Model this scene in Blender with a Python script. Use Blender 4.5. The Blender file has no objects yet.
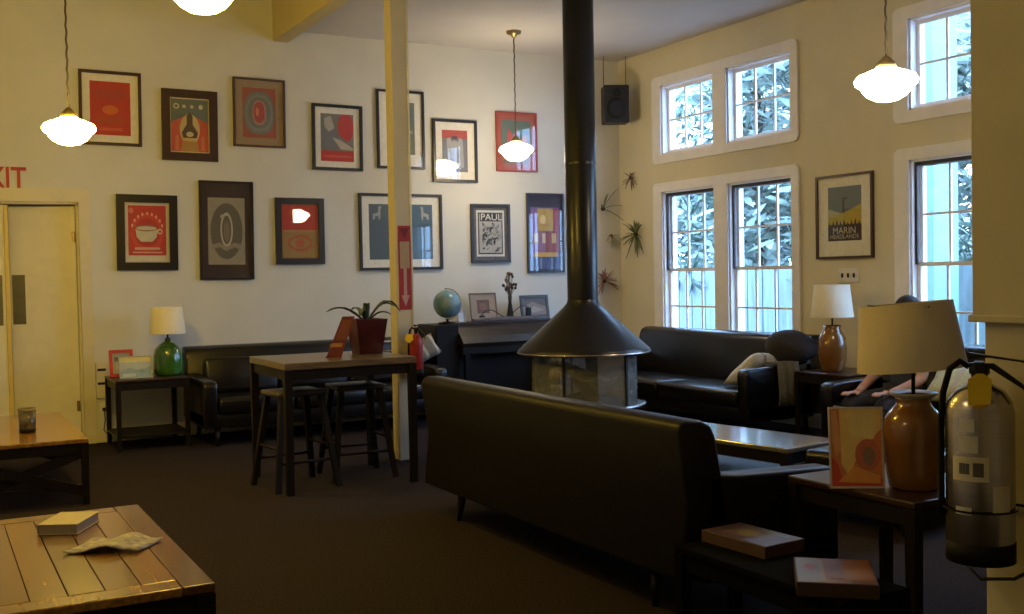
import bpy, bmesh, math, random
from mathutils import Vector, Matrix
random.seed(7)
PI = math.pi
S = bpy.context.scene
COL = S.collection

# ------------------------------------------------------------------ camera
CAM = Vector((-7.409, -10.82, 1.5))
yaw, pit, rol = [math.radians(a) for a in (28.5836, -1.6460, -1.1304)]
fw = Vector((math.sin(yaw)*math.cos(pit), math.cos(yaw)*math.cos(pit), math.sin(pit)))
r0 = Vector((math.cos(yaw), -math.sin(yaw), 0)); u0 = r0.cross(fw)
rt = r0*math.cos(rol) + u0*math.sin(rol); up = -r0*math.sin(rol) + u0*math.cos(rol)
cd = bpy.data.cameras.new('camera'); cam = bpy.data.objects.new('camera', cd); COL.objects.link(cam)
M = Matrix((rt, up, -fw)).transposed().to_4x4(); M.translation = CAM
cam.matrix_world = M
cd.sensor_fit = 'HORIZONTAL'; cd.sensor_width = 36; cd.lens = 1078.2*36/1024; cd.clip_start = .05
S.camera = cam

# ------------------------------------------------------------------ view, sky
S.view_settings.view_transform = 'Standard'; S.view_settings.look = 'None'
S.view_settings.gamma = 1; S.view_settings.use_curve_mapping = False
S.view_settings.exposure = 0.0
W = bpy.data.worlds.new('sky'); S.world = W; W.use_nodes = True
bg = W.node_tree.nodes['Background']
bg.inputs[0].default_value = (.40, .63, 1.0, 1); bg.inputs[1].default_value = 15.0
def portal(y, z, sy, sz):
    l = bpy.data.lights.new('window_portal', 'AREA'); l.shape = 'RECTANGLE'; l.size = sz; l.size_y = sy
    l.cycles.is_portal = True
    o = bpy.data.objects.new('window_portal', l); COL.objects.link(o)
    o.location = (.14, y, z); o.rotation_euler = (0, PI/2, 0)
WINS = [('window_1', [(-.86, -1.79), (-2.0, -2.95)], .68, 2.42), ('window_2', [(-.86, -1.79), (-2.0, -2.95)], 2.84, 3.62),
        ('window_3', [(-4.36, -5.28), (-5.50, -6.42)], .68, 2.42), ('window_4', [(-4.36, -5.28), (-5.50, -6.42)], 2.84, 3.62)]
for n, ops, z0, z1 in WINS:
    for a, b in ops: portal((a+b)/2, (z0+z1)/2, abs(a-b), z1-z0)
LAMP_POWER = 1.0

# ------------------------------------------------------------------ materials
def mat(name, col, rough=.6, metal=0, var=.12, scale=8, bump=0, spec=.5, coat=0, emis=None, es=0, col2=None, alpha=None, stretch=None, trans=0):
    m = bpy.data.materials.new(name); m.use_nodes = True
    nt = m.node_tree; b = nt.nodes['Principled BSDF']
    b.inputs['Roughness'].default_value = rough; b.inputs['Metallic'].default_value = metal
    b.inputs['Specular IOR Level'].default_value = spec; b.inputs['Coat Weight'].default_value = coat
    b.inputs['Coat Roughness'].default_value = .12
    tc = nt.nodes.new('ShaderNodeTexCoord'); src = tc.outputs['Object']
    if stretch:
        mp = nt.nodes.new('ShaderNodeMapping'); mp.inputs['Scale'].default_value = stretch
        nt.links.new(src, mp.inputs[0]); src = mp.outputs[0]
    nz = nt.nodes.new('ShaderNodeTexNoise'); nz.inputs['Scale'].default_value = scale; nz.inputs['Detail'].default_value = 5
    nt.links.new(src, nz.inputs['Vector'])
    rp = nt.nodes.new('ShaderNodeValToRGB')
    c1 = [max(0, c*(1-var)) for c in col]; c2 = list(col2) if col2 else [min(1, c*(1+var)) for c in col]
    rp.color_ramp.elements[0].position = .35; rp.color_ramp.elements[1].position = .65
    rp.color_ramp.elements[0].color = (*c1, 1); rp.color_ramp.elements[1].color = (*c2, 1)
    nt.links.new(nz.outputs['Fac'], rp.inputs[0]); nt.links.new(rp.outputs[0], b.inputs['Base Color'])
    if bump:
        bp = nt.nodes.new('ShaderNodeBump'); bp.inputs['Strength'].default_value = bump; bp.inputs['Distance'].default_value = .01
        nt.links.new(nz.outputs['Fac'], bp.inputs['Height']); nt.links.new(bp.outputs[0], b.inputs['Normal'])
    if emis: b.inputs['Emission Color'].default_value = (*emis, 1); b.inputs['Emission Strength'].default_value = es
    if trans: b.inputs['Transmission Weight'].default_value = trans
    return m
def glass(name, tint=(1, 1, 1), rough=.0, ior=1.45, mx=None):
    m = bpy.data.materials.new(name); m.use_nodes = True; nt = m.node_tree; nt.nodes.clear()
    o = nt.nodes.new('ShaderNodeOutputMaterial'); mix = nt.nodes.new('ShaderNodeMixShader')
    t = nt.nodes.new('ShaderNodeBsdfTransparent'); t.inputs[0].default_value = (*tint, 1)
    g = nt.nodes.new('ShaderNodeBsdfGlossy'); g.inputs['Roughness'].default_value = rough
    f = nt.nodes.new('ShaderNodeLayerWeight'); f.inputs[0].default_value = .5
    p5 = nt.nodes.new('ShaderNodeMath'); p5.operation = 'POWER'; p5.inputs[1].default_value = 5
    ma = nt.nodes.new('ShaderNodeMath'); ma.operation = 'MULTIPLY_ADD'; ma.inputs[1].default_value = .7; ma.inputs[2].default_value = .03
    nt.links.new(f.outputs['Facing'], p5.inputs[0]); nt.links.new(p5.outputs[0], ma.inputs[0])
    if mx is None: nt.links.new(ma.outputs[0], mix.inputs[0])
    else: mix.inputs[0].default_value = mx
    nt.links.new(t.outputs[0], mix.inputs[1]); nt.links.new(g.outputs[0], mix.inputs[2]); nt.links.new(mix.outputs[0], o.inputs[0])
    return m
wall_cream = mat('cream_wall_paint', (.64, .63, .59), .75, var=.03, scale=2.5, bump=.02)
wall_ochre = mat('ochre_wall_paint', (.68, .62, .46), .75, var=.03, scale=2.5, bump=.02)
ceil_m = mat('ceiling_paint', (.56, .53, .52), .85, var=.03, scale=2)
beam_m = mat('lamplit_beam_paint', (.60, .50, .24), .7, var=.04, scale=2)  # yellow of the left lamps' light is put into the beam colour
post_m = mat('column_paint', (.56, .50, .36), .6, var=.05, scale=4)
trim_w = mat('white_trim_paint', (.84, .82, .84), .45, var=.03)
trim_c = mat('cream_trim_paint', (.66, .60, .44), .5, var=.03)
carpet = mat('brown_carpet', (.016, .0105, .0115), .95, var=.35, scale=90, bump=.5, col2=(.036, .026, .027), spec=.1)
leather = mat('black_brown_leather', (.0045, .0035, .004), .27, var=.3, scale=30, bump=.04, spec=.5)
leather_b = mat('worn_brown_leather', (.005, .0035, .0038), .45, var=.3, scale=25, bump=.06, spec=.22)
dark_wood = mat('dark_stained_wood', (.007, .0045, .004), .45, var=.4, scale=6, stretch=(1, 12, 12), spec=.25)
red_wood = mat('reddish_dark_wood', (.026, .010, .008), .3, var=.35, scale=6, stretch=(1, 10, 10))
top_wood = mat('worn_table_wood', (.10, .07, .048), .34, var=.35, scale=5, stretch=(1, 9, 9), coat=.3)
plank_a = mat('golden_plank', (.20, .095, .020), .22, var=.3, scale=5, stretch=(9, 1, 9), coat=.5, bump=.05)
plank_b = mat('honey_plank', (.26, .13, .028), .22, var=.3, scale=5, stretch=(9, 1, 9), coat=.5, bump=.05)
plank_c = mat('brown_plank', (.12, .052, .016), .25, var=.3, scale=5, stretch=(9, 1, 9), coat=.5, bump=.05)
black_metal = mat('black_enamel_metal', (.006, .006, .009), .30, .0, var=.15, scale=20, spec=.45)
iron = mat('dark_iron', (.02, .019, .019), .5, .6, var=.2)
brass = mat('aged_brass', (.30, .22, .10), .4, .9, var=.15)
chrome = mat('brushed_steel', (.42, .38, .37), .24, 1, var=.06, scale=6, stretch=(1, 1, 30))
matte_black = mat('matte_black_paint', (.003, .0025, .003), .9, spec=.04)
black_pl = mat('black_plastic', (.006, .006, .007), .5, var=.2)
rubber = mat('black_rubber', (.005, .005, .005), .7, var=.2, spec=.2)
white_pl = mat('white_plastic', (.7, .69, .66), .45, var=.03)
red_pt = mat('red_enamel', (.26, .012, .012), .35, var=.1)
yellow_tag = mat('yellow_card', (.80, .55, .02), .6, var=.05)
paper = mat('white_paper', (.72, .70, .66), .7, var=.03)
glass_m = glass('window_glass', (.93, .97, 1)); frame_glass = glass('picture_glass', (1, 1, 1), ior=1.5)
clear_glass = glass('clear_glass', (.86, .9, .93), ior=1.5)
haze_glass = glass('hazy_stove_glass', (.62, .65, .68), rough=.04, mx=.28)
_n = haze_glass.node_tree; _o = [n for n in _n.nodes if n.type == 'OUTPUT_MATERIAL'][0]; _p = _o.inputs[0].links[0].from_socket
_d = _n.nodes.new('ShaderNodeBsdfDiffuse'); _d.inputs[0].default_value = (.42, .42, .40, 1); _x = _n.nodes.new('ShaderNodeMixShader')  # patchy grey diffuse haze mixed into the stove glass
_z = _n.nodes.new('ShaderNodeTexNoise'); _z.inputs['Scale'].default_value = 5; _r = _n.nodes.new('ShaderNodeMapRange')
_r.inputs['From Min'].default_value = .35; _r.inputs['From Max'].default_value = .65; _r.inputs['To Min'].default_value = .22; _r.inputs['To Max'].default_value = .36
_n.links.new(_z.outputs['Fac'], _r.inputs['Value']); _n.links.new(_r.outputs[0], _x.inputs[0]); _n.links.new(_p, _x.inputs[1]); _n.links.new(_d.outputs[0], _x.inputs[2]); _n.links.new(_x.outputs[0], _o.inputs[0])
shade_beige = mat('beige_linen_shade', (.56, .48, .36), .85, var=.05, scale=60, stretch=(1, 1, 6))
shade_white = mat('white_linen_shade', (.74, .69, .56), .85, var=.04, scale=60)
amber_gl = mat('amber_glazed_ceramic', (.19, .078, .016), .2, var=.25, scale=3, coat=.4)
green_gl = mat('green_glazed_glass', (.03, .11, .012), .08, var=.3, scale=4, coat=1)
leaf_m = mat('dark_green_leaf', (.06, .09, .05), .45, var=.4, scale=15)
leaf_l = mat('silvery_leaf', (.16, .19, .10), .5, var=.4, scale=15)
skin = mat('light_skin', (.50, .27, .19), .5, var=.06, scale=12)
hair_m = mat('dark_hair', (.008, .006, .008), .8, var=.4, scale=60, stretch=(1, 1, .2))
cloth_dk = mat('charcoal_cloth', (.028, .026, .034), .9, var=.2, scale=40)
cloth_gr = mat('grey_knit', (.15, .14, .12), .95, var=.2, scale=60, bump=.3)
cloth_blue = mat('navy_cloth', (.03, .035, .07), .9, var=.2, scale=40)
burg = mat('burgundy_pot_glaze', (.055, .007, .012), .3, var=.15)
soil = mat('dark_soil', (.03, .02, .012), .95, var=.5, scale=60, bump=.5)
_cm = {}
def cm(c, rough=.55):
    k = tuple(round(x, 3) for x in c)
    if k not in _cm: _cm[k] = mat('printed_ink', c, rough, var=.05, scale=25)
    return _cm[k]

# ------------------------------------------------------------------ mesh builder
class MB:
    def __init__(s): s.bm = bmesh.new(); s.mi = 0; s.mats = []
    def m(s, mt):
        if mt not in s.mats: s.mats.append(mt)
        s.mi = s.mats.index(mt); return s
    def _f(s, vs, smooth=False):
        try:
            f = s.bm.faces.new(vs); f.material_index = s.mi; f.smooth = smooth; return f
        except ValueError: return None
    def box(s, x0, x1, y0, y1, z0, z1, mtx=None, bev=0):
        if x0 > x1: x0, x1 = x1, x0
        if y0 > y1: y0, y1 = y1, y0
        if z0 > z1: z0, z1 = z1, z0
        t = bmesh.new(); bmesh.ops.create_cube(t, size=1)
        for v in t.verts: v.co = Vector(((x0+x1)/2+v.co.x*(x1-x0), (y0+y1)/2+v.co.y*(y1-y0), (z0+z1)/2+v.co.z*(z1-z0)))
        if bev: bmesh.ops.bevel(t, geom=t.edges[:], offset=bev, segments=3 if bev > .012 else 2, profile=.5, affect='EDGES')
        s.merge(t, mtx, smooth=bev > .012); return s
    def merge(s, t, mtx=None, smooth=False):
        mp = {}
        for v in t.verts: mp[v] = s.bm.verts.new(mtx @ v.co if mtx else v.co)
        for f in t.faces: s._f([mp[v] for v in f.verts], smooth)
        t.free(); return s
    def tube(s, pts, r, n=10, cap=True, smooth=True):
        pts = [Vector(p) for p in pts]; rr = r if isinstance(r, (list, tuple)) else [r]*len(pts)
        rings = []; prev = None
        for i, p in enumerate(pts):
            d = (pts[min(i+1, len(pts)-1)]-pts[max(i-1, 0)]).normalized()
            if prev is None: a = Vector((1, 0, 0)) if abs(d.x) < .8 else Vector((0, 1, 0))
            else: a = prev
            e1 = (a-d*a.dot(d)).normalized(); e2 = d.cross(e1); prev = e1
            rings.append([s.bm.verts.new(p+(e1*math.cos(2*PI*k/n)+e2*math.sin(2*PI*k/n))*rr[i]) for k in range(n)])
        for a, b in zip(rings, rings[1:]):
            for k in range(n): s._f([a[k], a[(k+1) % n], b[(k+1) % n], b[k]], smooth)
        if cap: s._f(rings[0][::-1]); s._f(rings[-1])
        return s
    def sq(s, p, q, a, b=None):     # square tapered bar, vertical-ish
        b = b or a; p = Vector(p); q = Vector(q)
        r1 = [s.bm.verts.new(p+Vector((x*a/2, y*a/2, 0))) for x, y in ((-1, -1), (1, -1), (1, 1), (-1, 1))]
        r2 = [s.bm.verts.new(q+Vector((x*b/2, y*b/2, 0))) for x, y in ((-1, -1), (1, -1), (1, 1), (-1, 1))]
        for k in range(4): s._f([r1[k], r1[(k+1) % 4], r2[(k+1) % 4], r2[k]])
        s._f(r1[::-1]); s._f(r2); return s
    def lathe(s, prof, n=32, c=(0, 0, 0), smooth=True, cap=False):
        rings = []
        for r, z in prof:
            rings.append([s.bm.verts.new((c[0]+r*math.cos(2*PI*k/n), c[1]+r*math.sin(2*PI*k/n), c[2]+z)) for k in range(n)])
        for a, b in zip(rings, rings[1:]):
            for k in range(n): s._f([a[k], a[(k+1) % n], b[(k+1) % n], b[k]], smooth)
        if cap: s._f(rings[0][::-1]); s._f(rings[-1])
        return s
    def ell(s, c, r, n=16, k=10):
        prof = [(math.sin(PI*i/k), -math.cos(PI*i/k)) for i in range(k+1)]
        rings = [[s.bm.verts.new((c[0]+r[0]*max(a, .001)*math.cos(2*PI*j/n), c[1]+r[1]*max(a, .001)*math.sin(2*PI*j/n), c[2]+r[2]*z)) for j in range(n)] for a, z in prof]
        for a, b in zip(rings, rings[1:]):
            for j in range(n): s._f([a[j], a[(j+1) % n], b[(j+1) % n], b[j]], True)
        return s
    def prism(s, poly, y0, y1, plane='xz', smooth=False):   # poly in plane, extruded along the third axis
        def P(a, b, t): return {'xz': (a, t, b), 'yz': (t, a, b), 'xy': (a, b, t)}[plane]
        v0 = [s.bm.verts.new(P(a, b, y0)) for a, b in poly]; v1 = [s.bm.verts.new(P(a, b, y1)) for a, b in poly]
        s._f(v0); s._f(v1[::-1]); n = len(poly)
        for k in range(n): s._f([v0[k], v1[k], v1[(k+1) % n], v0[(k+1) % n]], smooth)
        return s
    def quad(s, *pts): s._f([s.bm.verts.new(p) for p in pts]); return s
    def build(s, name, mt=None, parent=None, bevel=0, subs=0, recalc=True):
        if recalc: bmesh.ops.recalc_face_normals(s.bm, faces=s.bm.faces[:])
        me = bpy.data.meshes.new(name); s.bm.to_mesh(me); s.bm.free()
        if mt is not None and not s.mats: me.materials.append(mt)
        for x in s.mats: me.materials.append(x)
        o = bpy.data.objects.new(name, me); COL.objects.link(o)
        if parent is not None: o.parent = parent
        if bevel:
            b = o.modifiers.new('bevel', 'BEVEL'); b.width = bevel; b.segments = 3; b.limit_method = 'ANGLE'; b.angle_limit = .6
            for p in me.polygons: p.use_smooth = True
        if subs:
            b = o.modifiers.new('sub', 'SUBSURF'); b.levels = subs; b.render_levels = subs
            for p in me.polygons: p.use_smooth = True
        return o
def tag(o, label=None, cat=None, group=None, kind=None):
    if label: o['label'] = label
    if cat: o['category'] = cat
    if group: o['group'] = group
    if kind: o['kind'] = kind
    return o
def thing(name, label, cat, loc=(0, 0, 0), rz=0, group=None, rot=None):
    o = bpy.data.objects.new(name, None); COL.objects.link(o); o.location = loc
    o.rotation_euler = rot or (0, 0, rz); o.empty_display_size = .1
    return tag(o, label, cat, group)
def copy_tree(o, loc=None, rz=None, label=None, parent=None):
    c = o.copy(); COL.objects.link(c)
    if parent is not None: c.parent = parent
    if loc is not None: c.location = loc
    if rz is not None: c.rotation_euler = (0, 0, rz)
    if label: c['label'] = label
    for ch in list(o.children): copy_tree(ch, parent=c)
    return c
def plate(name, outer, holes, th, mt, parent=None, plane='xz', at=0):
    # flat plate of thickness th with holes; lies in plane xz (facing -y) or yz (facing -x)
    cu = bpy.data.curves.new(name, 'CURVE'); cu.dimensions = '2D'; cu.fill_mode = 'BOTH'; cu.extrude = th/2
    for poly in [outer]+holes:
        sp = cu.splines.new('POLY'); sp.points.add(len(poly)-1); sp.use_cyclic_u = True
        for p, (a, b) in zip(sp.points, poly): p.co = (a, b, 0, 1)
    t = bpy.data.objects.new('tmp', cu); COL.objects.link(t)
    bpy.context.view_layer.update()
    me = bpy.data.meshes.new_from_object(t); bpy.data.objects.remove(t)
    for v in me.vertices:
        a, b, c = v.co
        v.co = (a, at+c, b) if plane == 'xz' else (at+c, a, b)
    me.materials.clear(); me.materials.append(mt)
    bm = bmesh.new(); bm.from_mesh(me); bmesh.ops.remove_doubles(bm, verts=bm.verts[:], dist=1e-5); bmesh.ops.recalc_face_normals(bm, faces=bm.faces[:]); bm.to_mesh(me); bm.free()
    me.name = name; o = bpy.data.objects.new(name, me); COL.objects.link(o)
    if parent is not None: o.parent = parent
    return o
def rect(a0, a1, b0, b1): return [(a0, b0), (a1, b0), (a1, b1), (a0, b1)]
def rrect(a0, a1, b0, b1, r, n=5):
    if a0 > a1: a0, a1 = a1, a0
    out = []
    for cx, cy, s in ((a1-r, b1-r, 0), (a0+r, b1-r, 1), (a0+r, b0+r, 2), (a1-r, b0+r, 3)):
        for k in range(n+1):
            t = PI/2*(s+k/n); out.append((cx+r*math.cos(t), cy+r*math.sin(t)))
    return out
def text(name, s, size, mt, parent, loc, rot, depth=.002, sx=1.0, bold=0.0):
    cu = bpy.data.curves.new(name, 'FONT'); cu.body = s; cu.size = size; cu.extrude = depth; cu.offset = bold
    cu.align_x = 'CENTER'; cu.align_y = 'CENTER'
    t = bpy.data.objects.new('tmp', cu); COL.objects.link(t); bpy.context.view_layer.update()
    me = bpy.data.meshes.new_from_object(t); bpy.data.objects.remove(t)
    for v in me.vertices: v.co.x *= sx
    me.materials.clear(); me.materials.append(mt); me.name = name
    o = bpy.data.objects.new(name, me); COL.objects.link(o)
    if parent is not None: o.parent = parent
    o.location = loc; o.rotation_euler = rot
    return o

# ------------------------------------------------------------------ room shell
XL, YF, HC = -9.2, -13.0, 4.05
st = lambda o: tag(o, kind='structure')
st(MB().box(XL-.2, .25, YF-.2, .2, -.12, 0).build('floor', carpet))
DX0, DX1, DZ = -7.24, -6.12, 2.27
st(plate('wall_back', rect(XL-.2, .25, 0, 4.9), [rect(DX0, DX1, 0.0005, DZ)], .16, wall_cream, at=.08))
holes = []
for n, ops, z0, z1 in WINS:
    for a, b in ops: holes.append(rect(b, a, z0, z1))
st(plate('wall_right', rect(YF-.2, 0, 0, 4.9), holes, .2, wall_ochre, plane='yz', at=.1))
st(MB().box(XL-.2, XL, YF-.2, 0, 0, 4.9).build('wall_left', wall_cream))
st(MB().box(XL, 0, YF-.2, YF, 0, 4.9).build('wall_front', wall_cream))
BX = -4.06
st(MB().box(BX, .2, YF, .16, HC, HC+.15).box(XL-.2, BX, YF, .16, 4.75, 4.9).build('ceiling', ceil_m))
st(MB().box(BX-.16, BX, YF, 0, 3.93, 4.75).build('trim_1', beam_m, bevel=.004))
st(MB().box(XL, DX0-.1, -.018, 0, 0, .13).box(DX1+.1, 0, -.018, 0, 0, .13).build('baseboard_back', trim_c, bevel=.004))
st(MB().box(-.018, 0, YF, -.02, 0, .13).build('baseboard_right', trim_c, bevel=.004))

# windows: casing, jamb, sashes with muntins, glass
dark_stop = mat('dark_window_channel', (.035, .028, .03), .6)
for n, ops, z0, z1 in WINS:
    w = bpy.data.objects.new(n, None); COL.objects.link(w); st(w); w.location = (0, (ops[0][0]+ops[1][1])/2, z0)
    oy, oz = w.location.y, w.location.z
    ya, yb = ops[1][1]-.10, ops[0][0]+.15
    c = plate('casing', rrect(ya-oy, yb-oy, z0-.10-oz, z1+.10-oz, .06), [rect(b-oy, a-oy, z0-oz, z1-oz) for a, b in ops], .03, trim_w, w, 'yz', at=-.016)
    for a, b in ops:
        jb = MB()
        for q in ((b-.0, b+.02, z0, z1), (a-.02, a, z0, z1), (b, a, z0, z0+.02), (b, a, z1-.02, z1)):
            jb.box(0.0, .17, q[0]-oy, q[1]-oy, q[2]-oz, q[3]-oz)
        jb.build('jamb', trim_w, w)
        tall = z1-z0 > 1
        if tall:
            MB().box(.030, .05, b+.02-oy, a-.02-oy, z1-.05-oz, z1-.02-oz).box(.030, .05, a-.046-oy, a-.02-oy, z0+.85-oz, z1-.05-oz).build('channel', dark_stop, w)
        y0s, y1s = b+.02, a-.02
        def sash(x0, za, zb, rows, cols=3, fr=.035):
            s_ = MB()
            ia, ib, ja, jb_ = y0s-oy, y1s-oy, za-oz, zb-oz
            s_.box(x0, x0+.03, ia, ia+fr, ja, jb_).box(x0, x0+.03, ib-fr, ib, ja, jb_).box(x0, x0+.03, ia+fr, ib-fr, ja, ja+fr).box(x0, x0+.03, ia+fr, ib-fr, jb_-fr, jb_)
            for k in range(1, cols):
                yy = ia+fr+(ib-ia-2*fr)*k/cols; s_.box(x0+.006, x0+.026, yy-.011, yy+.011, ja+fr, jb_-fr)
            for k in range(1, rows):
                zz = ja+fr+(jb_-ja-2*fr)*k/rows; s_.box(x0+.008, x0+.024, ia+fr, ib-fr, zz-.010, zz+.010)
            so = s_.build('sash', trim_w, w)
            MB().box(x0+.014, x0+.018, ia+fr*.7, ib-fr*.7, ja+fr*.7, jb_-fr*.7).build('pane', glass_m, so)
        if tall:
            sash(.09, 1.515, z1-.02, 2); sash(.055, z0+.02, 1.55, 2)
        else: sash(.07, z0+.02, z1-.02, 2)

# door in the back wall: casing, ajar leaf with push plate, second leaf with astragal
dr = bpy.data.objects.new('door_1', None); COL.objects.link(dr); st(dr); dr.location = ((DX0+DX1)/2, 0, 0); dx = dr.location.x
dw = mat('white_door_paint', (.80, .75, .62), .5, var=.03)
out = [(DX0-.12-dx, 0), (DX0-.12-dx, DZ+.12), (DX1+.06-dx, DZ+.12)] + [(DX1+.06+.04*math.sin(t)-dx, DZ+.08+.04*math.cos(t)) for t in (.4, .8, 1.2)] + [(DX1+.10-dx, DZ+.06), (DX1+.10-dx, 0), (DX1-dx, 0), (DX1-dx, DZ), (DX0-dx, DZ), (DX0-dx, 0)]
plate('casing', out, [], .035, trim_c, dr, at=-.018)
MB().box(DX1-.02-dx, DX1-dx, 0, .16, 0, DZ).box(DX0-dx, DX0+.02-dx, 0, .16, 0, DZ).box(DX0-dx, DX1-dx, 0, .16, DZ-.02, DZ).build('jamb', trim_c, dr)
mid = -6.68
lf = MB().box(-.572, 0, 0, .04, .01, DZ-.03, bev=.003).build('leaf', dw, dr); lf.location = (DX1-.02-dx, .10, 0); lf.rotation_euler = (0, 0, -.16)
plate_m = mat('dull_push_plate', (.16, .15, .10), .4, .6, var=.1)
MB().box(-.555, -.445, -.004, 0, 1.14, 1.60, bev=.001).build('push_plate', plate_m, lf)
for z in (.35, 1.95): MB().tube([(.0, -.008, z-.05), (.0, -.008, z+.05)], .008).box(-.03, 0, -.004, 0, z-.05, z+.05).build('hinge', brass, lf)
l2 = MB().box(.022, .515, 0, .04, .01, DZ-.03, bev=.003).build('leaf', dw, dr); l2.location = (DX0-dx, .02, 0)
MB().box(.485, .522, -.012, 0, .01, DZ-.03, bev=.004).build('astragal', mat('lit_yellow_door_edge', (.72, .55, .16), .45, var=.05), l2)  # astragal coloured yellow to carry the light falling on this edge
MB().box(.35, .46, -.004, 0, 1.14, 1.60, bev=.001).build('push_plate', plate_m, l2)
# lobby behind the door
st(MB().box(DX0-.6, DX1+.5, 1.5, 1.6, 0, 2.6).box(DX0-.6, DX0-.5, .16, 1.5, 0, 2.6).box(DX1+.4, DX1+.5, .16, 1.5, 0, 2.6).box(DX0-.6, DX1+.5, .16, 1.6, 2.6, 2.7).box(DX0-.6, DX1+.5, .2, 1.6, -.1, 0).build('wall_lobby', trim_c))
# EXIT letters
ex = thing('exit_sign', 'red EXIT letters mounted on the wall above the door', 'sign', (-6.775, -.001, 2.475))
text('lettering', 'EXIT', .27, cm((.42, .03, .04)), ex, (0, -.004, 0), (PI/2, 0, 0), .003, .80, .004)

# ------------------------------------------------------------------ posters
def Rr(x0, y0, x1, y1, c): return ([(x0, y0), (x1, y0), (x1, y1), (x0, y1)], c)
def E(cx, cy, rx, ry, c, n=24, a0=0, a1=2*PI): return ([(cx+rx*math.cos(a0+(a1-a0)*k/n), cy+ry*math.sin(a0+(a1-a0)*k/n)) for k in range(n if a1-a0 > 6 else n+1)], c)
def G(pts, c): return (pts, c)
def RR(x0, y0, x1, y1, r, c): return (rrect(x0, x1, y0, y1, r), c)
def ring(cx, cy, rx, ry, w, c, n=28): # ring as two half bands
    o = []
    for h in (0, 1):
        a = [(cx+rx*math.cos(PI*h+PI*k/n), cy+ry*math.sin(PI*h+PI*k/n)) for k in range(n+1)]
        b = [(cx+(rx-w)*math.cos(PI*h+PI*k/n), cy+(ry-w)*math.sin(PI*h+PI*k/n)) for k in range(n+1)]
        o.append((a+b[::-1], c))
    return o
def poster(label, x0, x1, z0, z1, fwid, fcol, mats_, matcol, art, wall='back', lean=0, texts=(), group='framed posters on the back wall', fd=.03, name='framed_poster', tip=0):
    w, h = x1-x0, z1-z0
    if wall == 'back': t = thing(name, label, 'poster', ((x0+x1)/2, -.002-.7*max(0, -tip), z0), 0, group, rot=(tip, lean, 0))
    else: t = thing(name, label, 'poster', (-.002, (x0+x1)/2, z0), 0, group, rot=(0, 0, -PI/2))
    fm = cm(fcol, .35)
    plate('frame', rect(-w/2, w/2, 0, h), [rect(-w/2+fwid, w/2-fwid, fwid, h-fwid)], fd, fm, t, at=-fd/2)
    MB().box(-w/2+fwid, w/2-fwid, -.008, 0, fwid, h-fwid).build('mat_board', cm(matcol, .8), t)
    ml, mr, mb, mt_ = mats_
    px0, px1, pz0, pz1 = -w/2+fwid+ml, w/2-fwid-mr, fwid+mb, h-fwid-mt_
    b = MB()
    for i, (poly, c) in enumerate(art):
        b.m(cm(c)); y = -.0085-.0004*i
        vs = [b.bm.verts.new((px0+(px1-px0)*min(1, max(0, a)), y, pz0+(pz1-pz0)*min(1, max(0, q)))) for a, q in poly]
        b._f(vs)
    if not art: b.m(cm(matcol)); b.quad((px0, -.009, pz0), (px1, -.009, pz0), (px1, -.009, pz1), (px0, -.009, pz1))
    pr = b.build('print', None, t, recalc=False)
    for f in pr.data.polygons: pass
    for s_, u, v, sz, c, sx in texts:
        text('lettering', s_, sz, cm(c), pr, (px0+(px1-px0)*u, -.0085-.0004*(len(art)+1), pz0+(pz1-pz0)*v), (PI/2, 0, 0), .0002, sx)
    MB().box(-w/2+fwid*.9, w/2-fwid*.9, -.024, -.021, fwid*.9, h-fwid*.9).build('glazing', frame_glass, t)
    return t
BLK = (.015, .012, .012); WHT = (.80, .77, .70); BRN = (.05, .024, .018)
RED = (.50, .035, .03); ORG = (.62, .14, .03); CRM = (.62, .54, .36); BLU = (.07, .11, .18); GRY = (.22, .23, .25)
poster('thin dark frame, white mat and glowing red print, beside the leftmost hanging lamp', -6.09, -5.53, 2.81, 3.51, .028, (.05, .02, .02), (.07,)*4, WHT,
       [Rr(0, 0, 1, 1, RED), RR(.12, .68, .88, .86, .05, (.42, .05, .04)), E(.5, .47, .2, .09, ORG), RR(.15, .22, .85, .34, .05, (.42, .06, .03)), RR(.2, .08, .8, .14, .02, (.6, .1, .06))], lean=.01)
poster('wide brown frame with seated figure under a row of pale circles', -5.345, -4.81, 2.69, 3.38, .078, BRN, (.012,)*4, CRM,
       [Rr(0, 0, 1, 1, (.13, .17, .16)), G([(0, 0), (0, .55), (.5, .72), (1, .55), (1, 0)], (.58, .10, .05)), E(.5, .42, .27, .3, (.60, .46, .22)), G([(.25, 0), (.3, .2), (.7, .2), (.75, 0)], (.45, .25, .08)),
        G([(.42, .68), (.5, .76), (.58, .68), (.58, .52), (.72, .36), (.68, .26), (.32, .26), (.28, .36), (.42, .52)], (.10, .06, .03)), E(.5, .33, .1, .05, CRM),
        E(.14, .86, .08, .055, CRM), E(.14, .86, .045, .03, (.13, .17, .16)), E(.35, .86, .05, .035, CRM), E(.56, .86, .05, .035, CRM), E(.8, .86, .06, .045, CRM), Rr(.1, .02, .2, .3, (.66, .2, .1)), Rr(.8, .02, .9, .3, (.66, .2, .1))], lean=.012)
poster('thin brown frame and tan mat around nested grey-blue and red ovals', -4.65, -4.12, 2.85, 3.54, .02, (.09, .05, .03), (.075, .075, .075, .075), (.36, .26, .17),
       [Rr(0, 0, 1, 1, (.36, .10, .06)), RR(.03, .07, .97, .93, .38, (.17, .18, .18)), RR(.09, .13, .91, .87, .34, (.22, .22, .20)), RR(.15, .19, .85, .81, .30, (.15, .17, .17)), RR(.29, .25, .71, .76, .2, (.40, .20, .16)), RR(.34, .30, .66, .72, .16, (.40, .05, .04)), E(.44, .52, .05, .09, (.6, .2, .1))], lean=.01)
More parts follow.
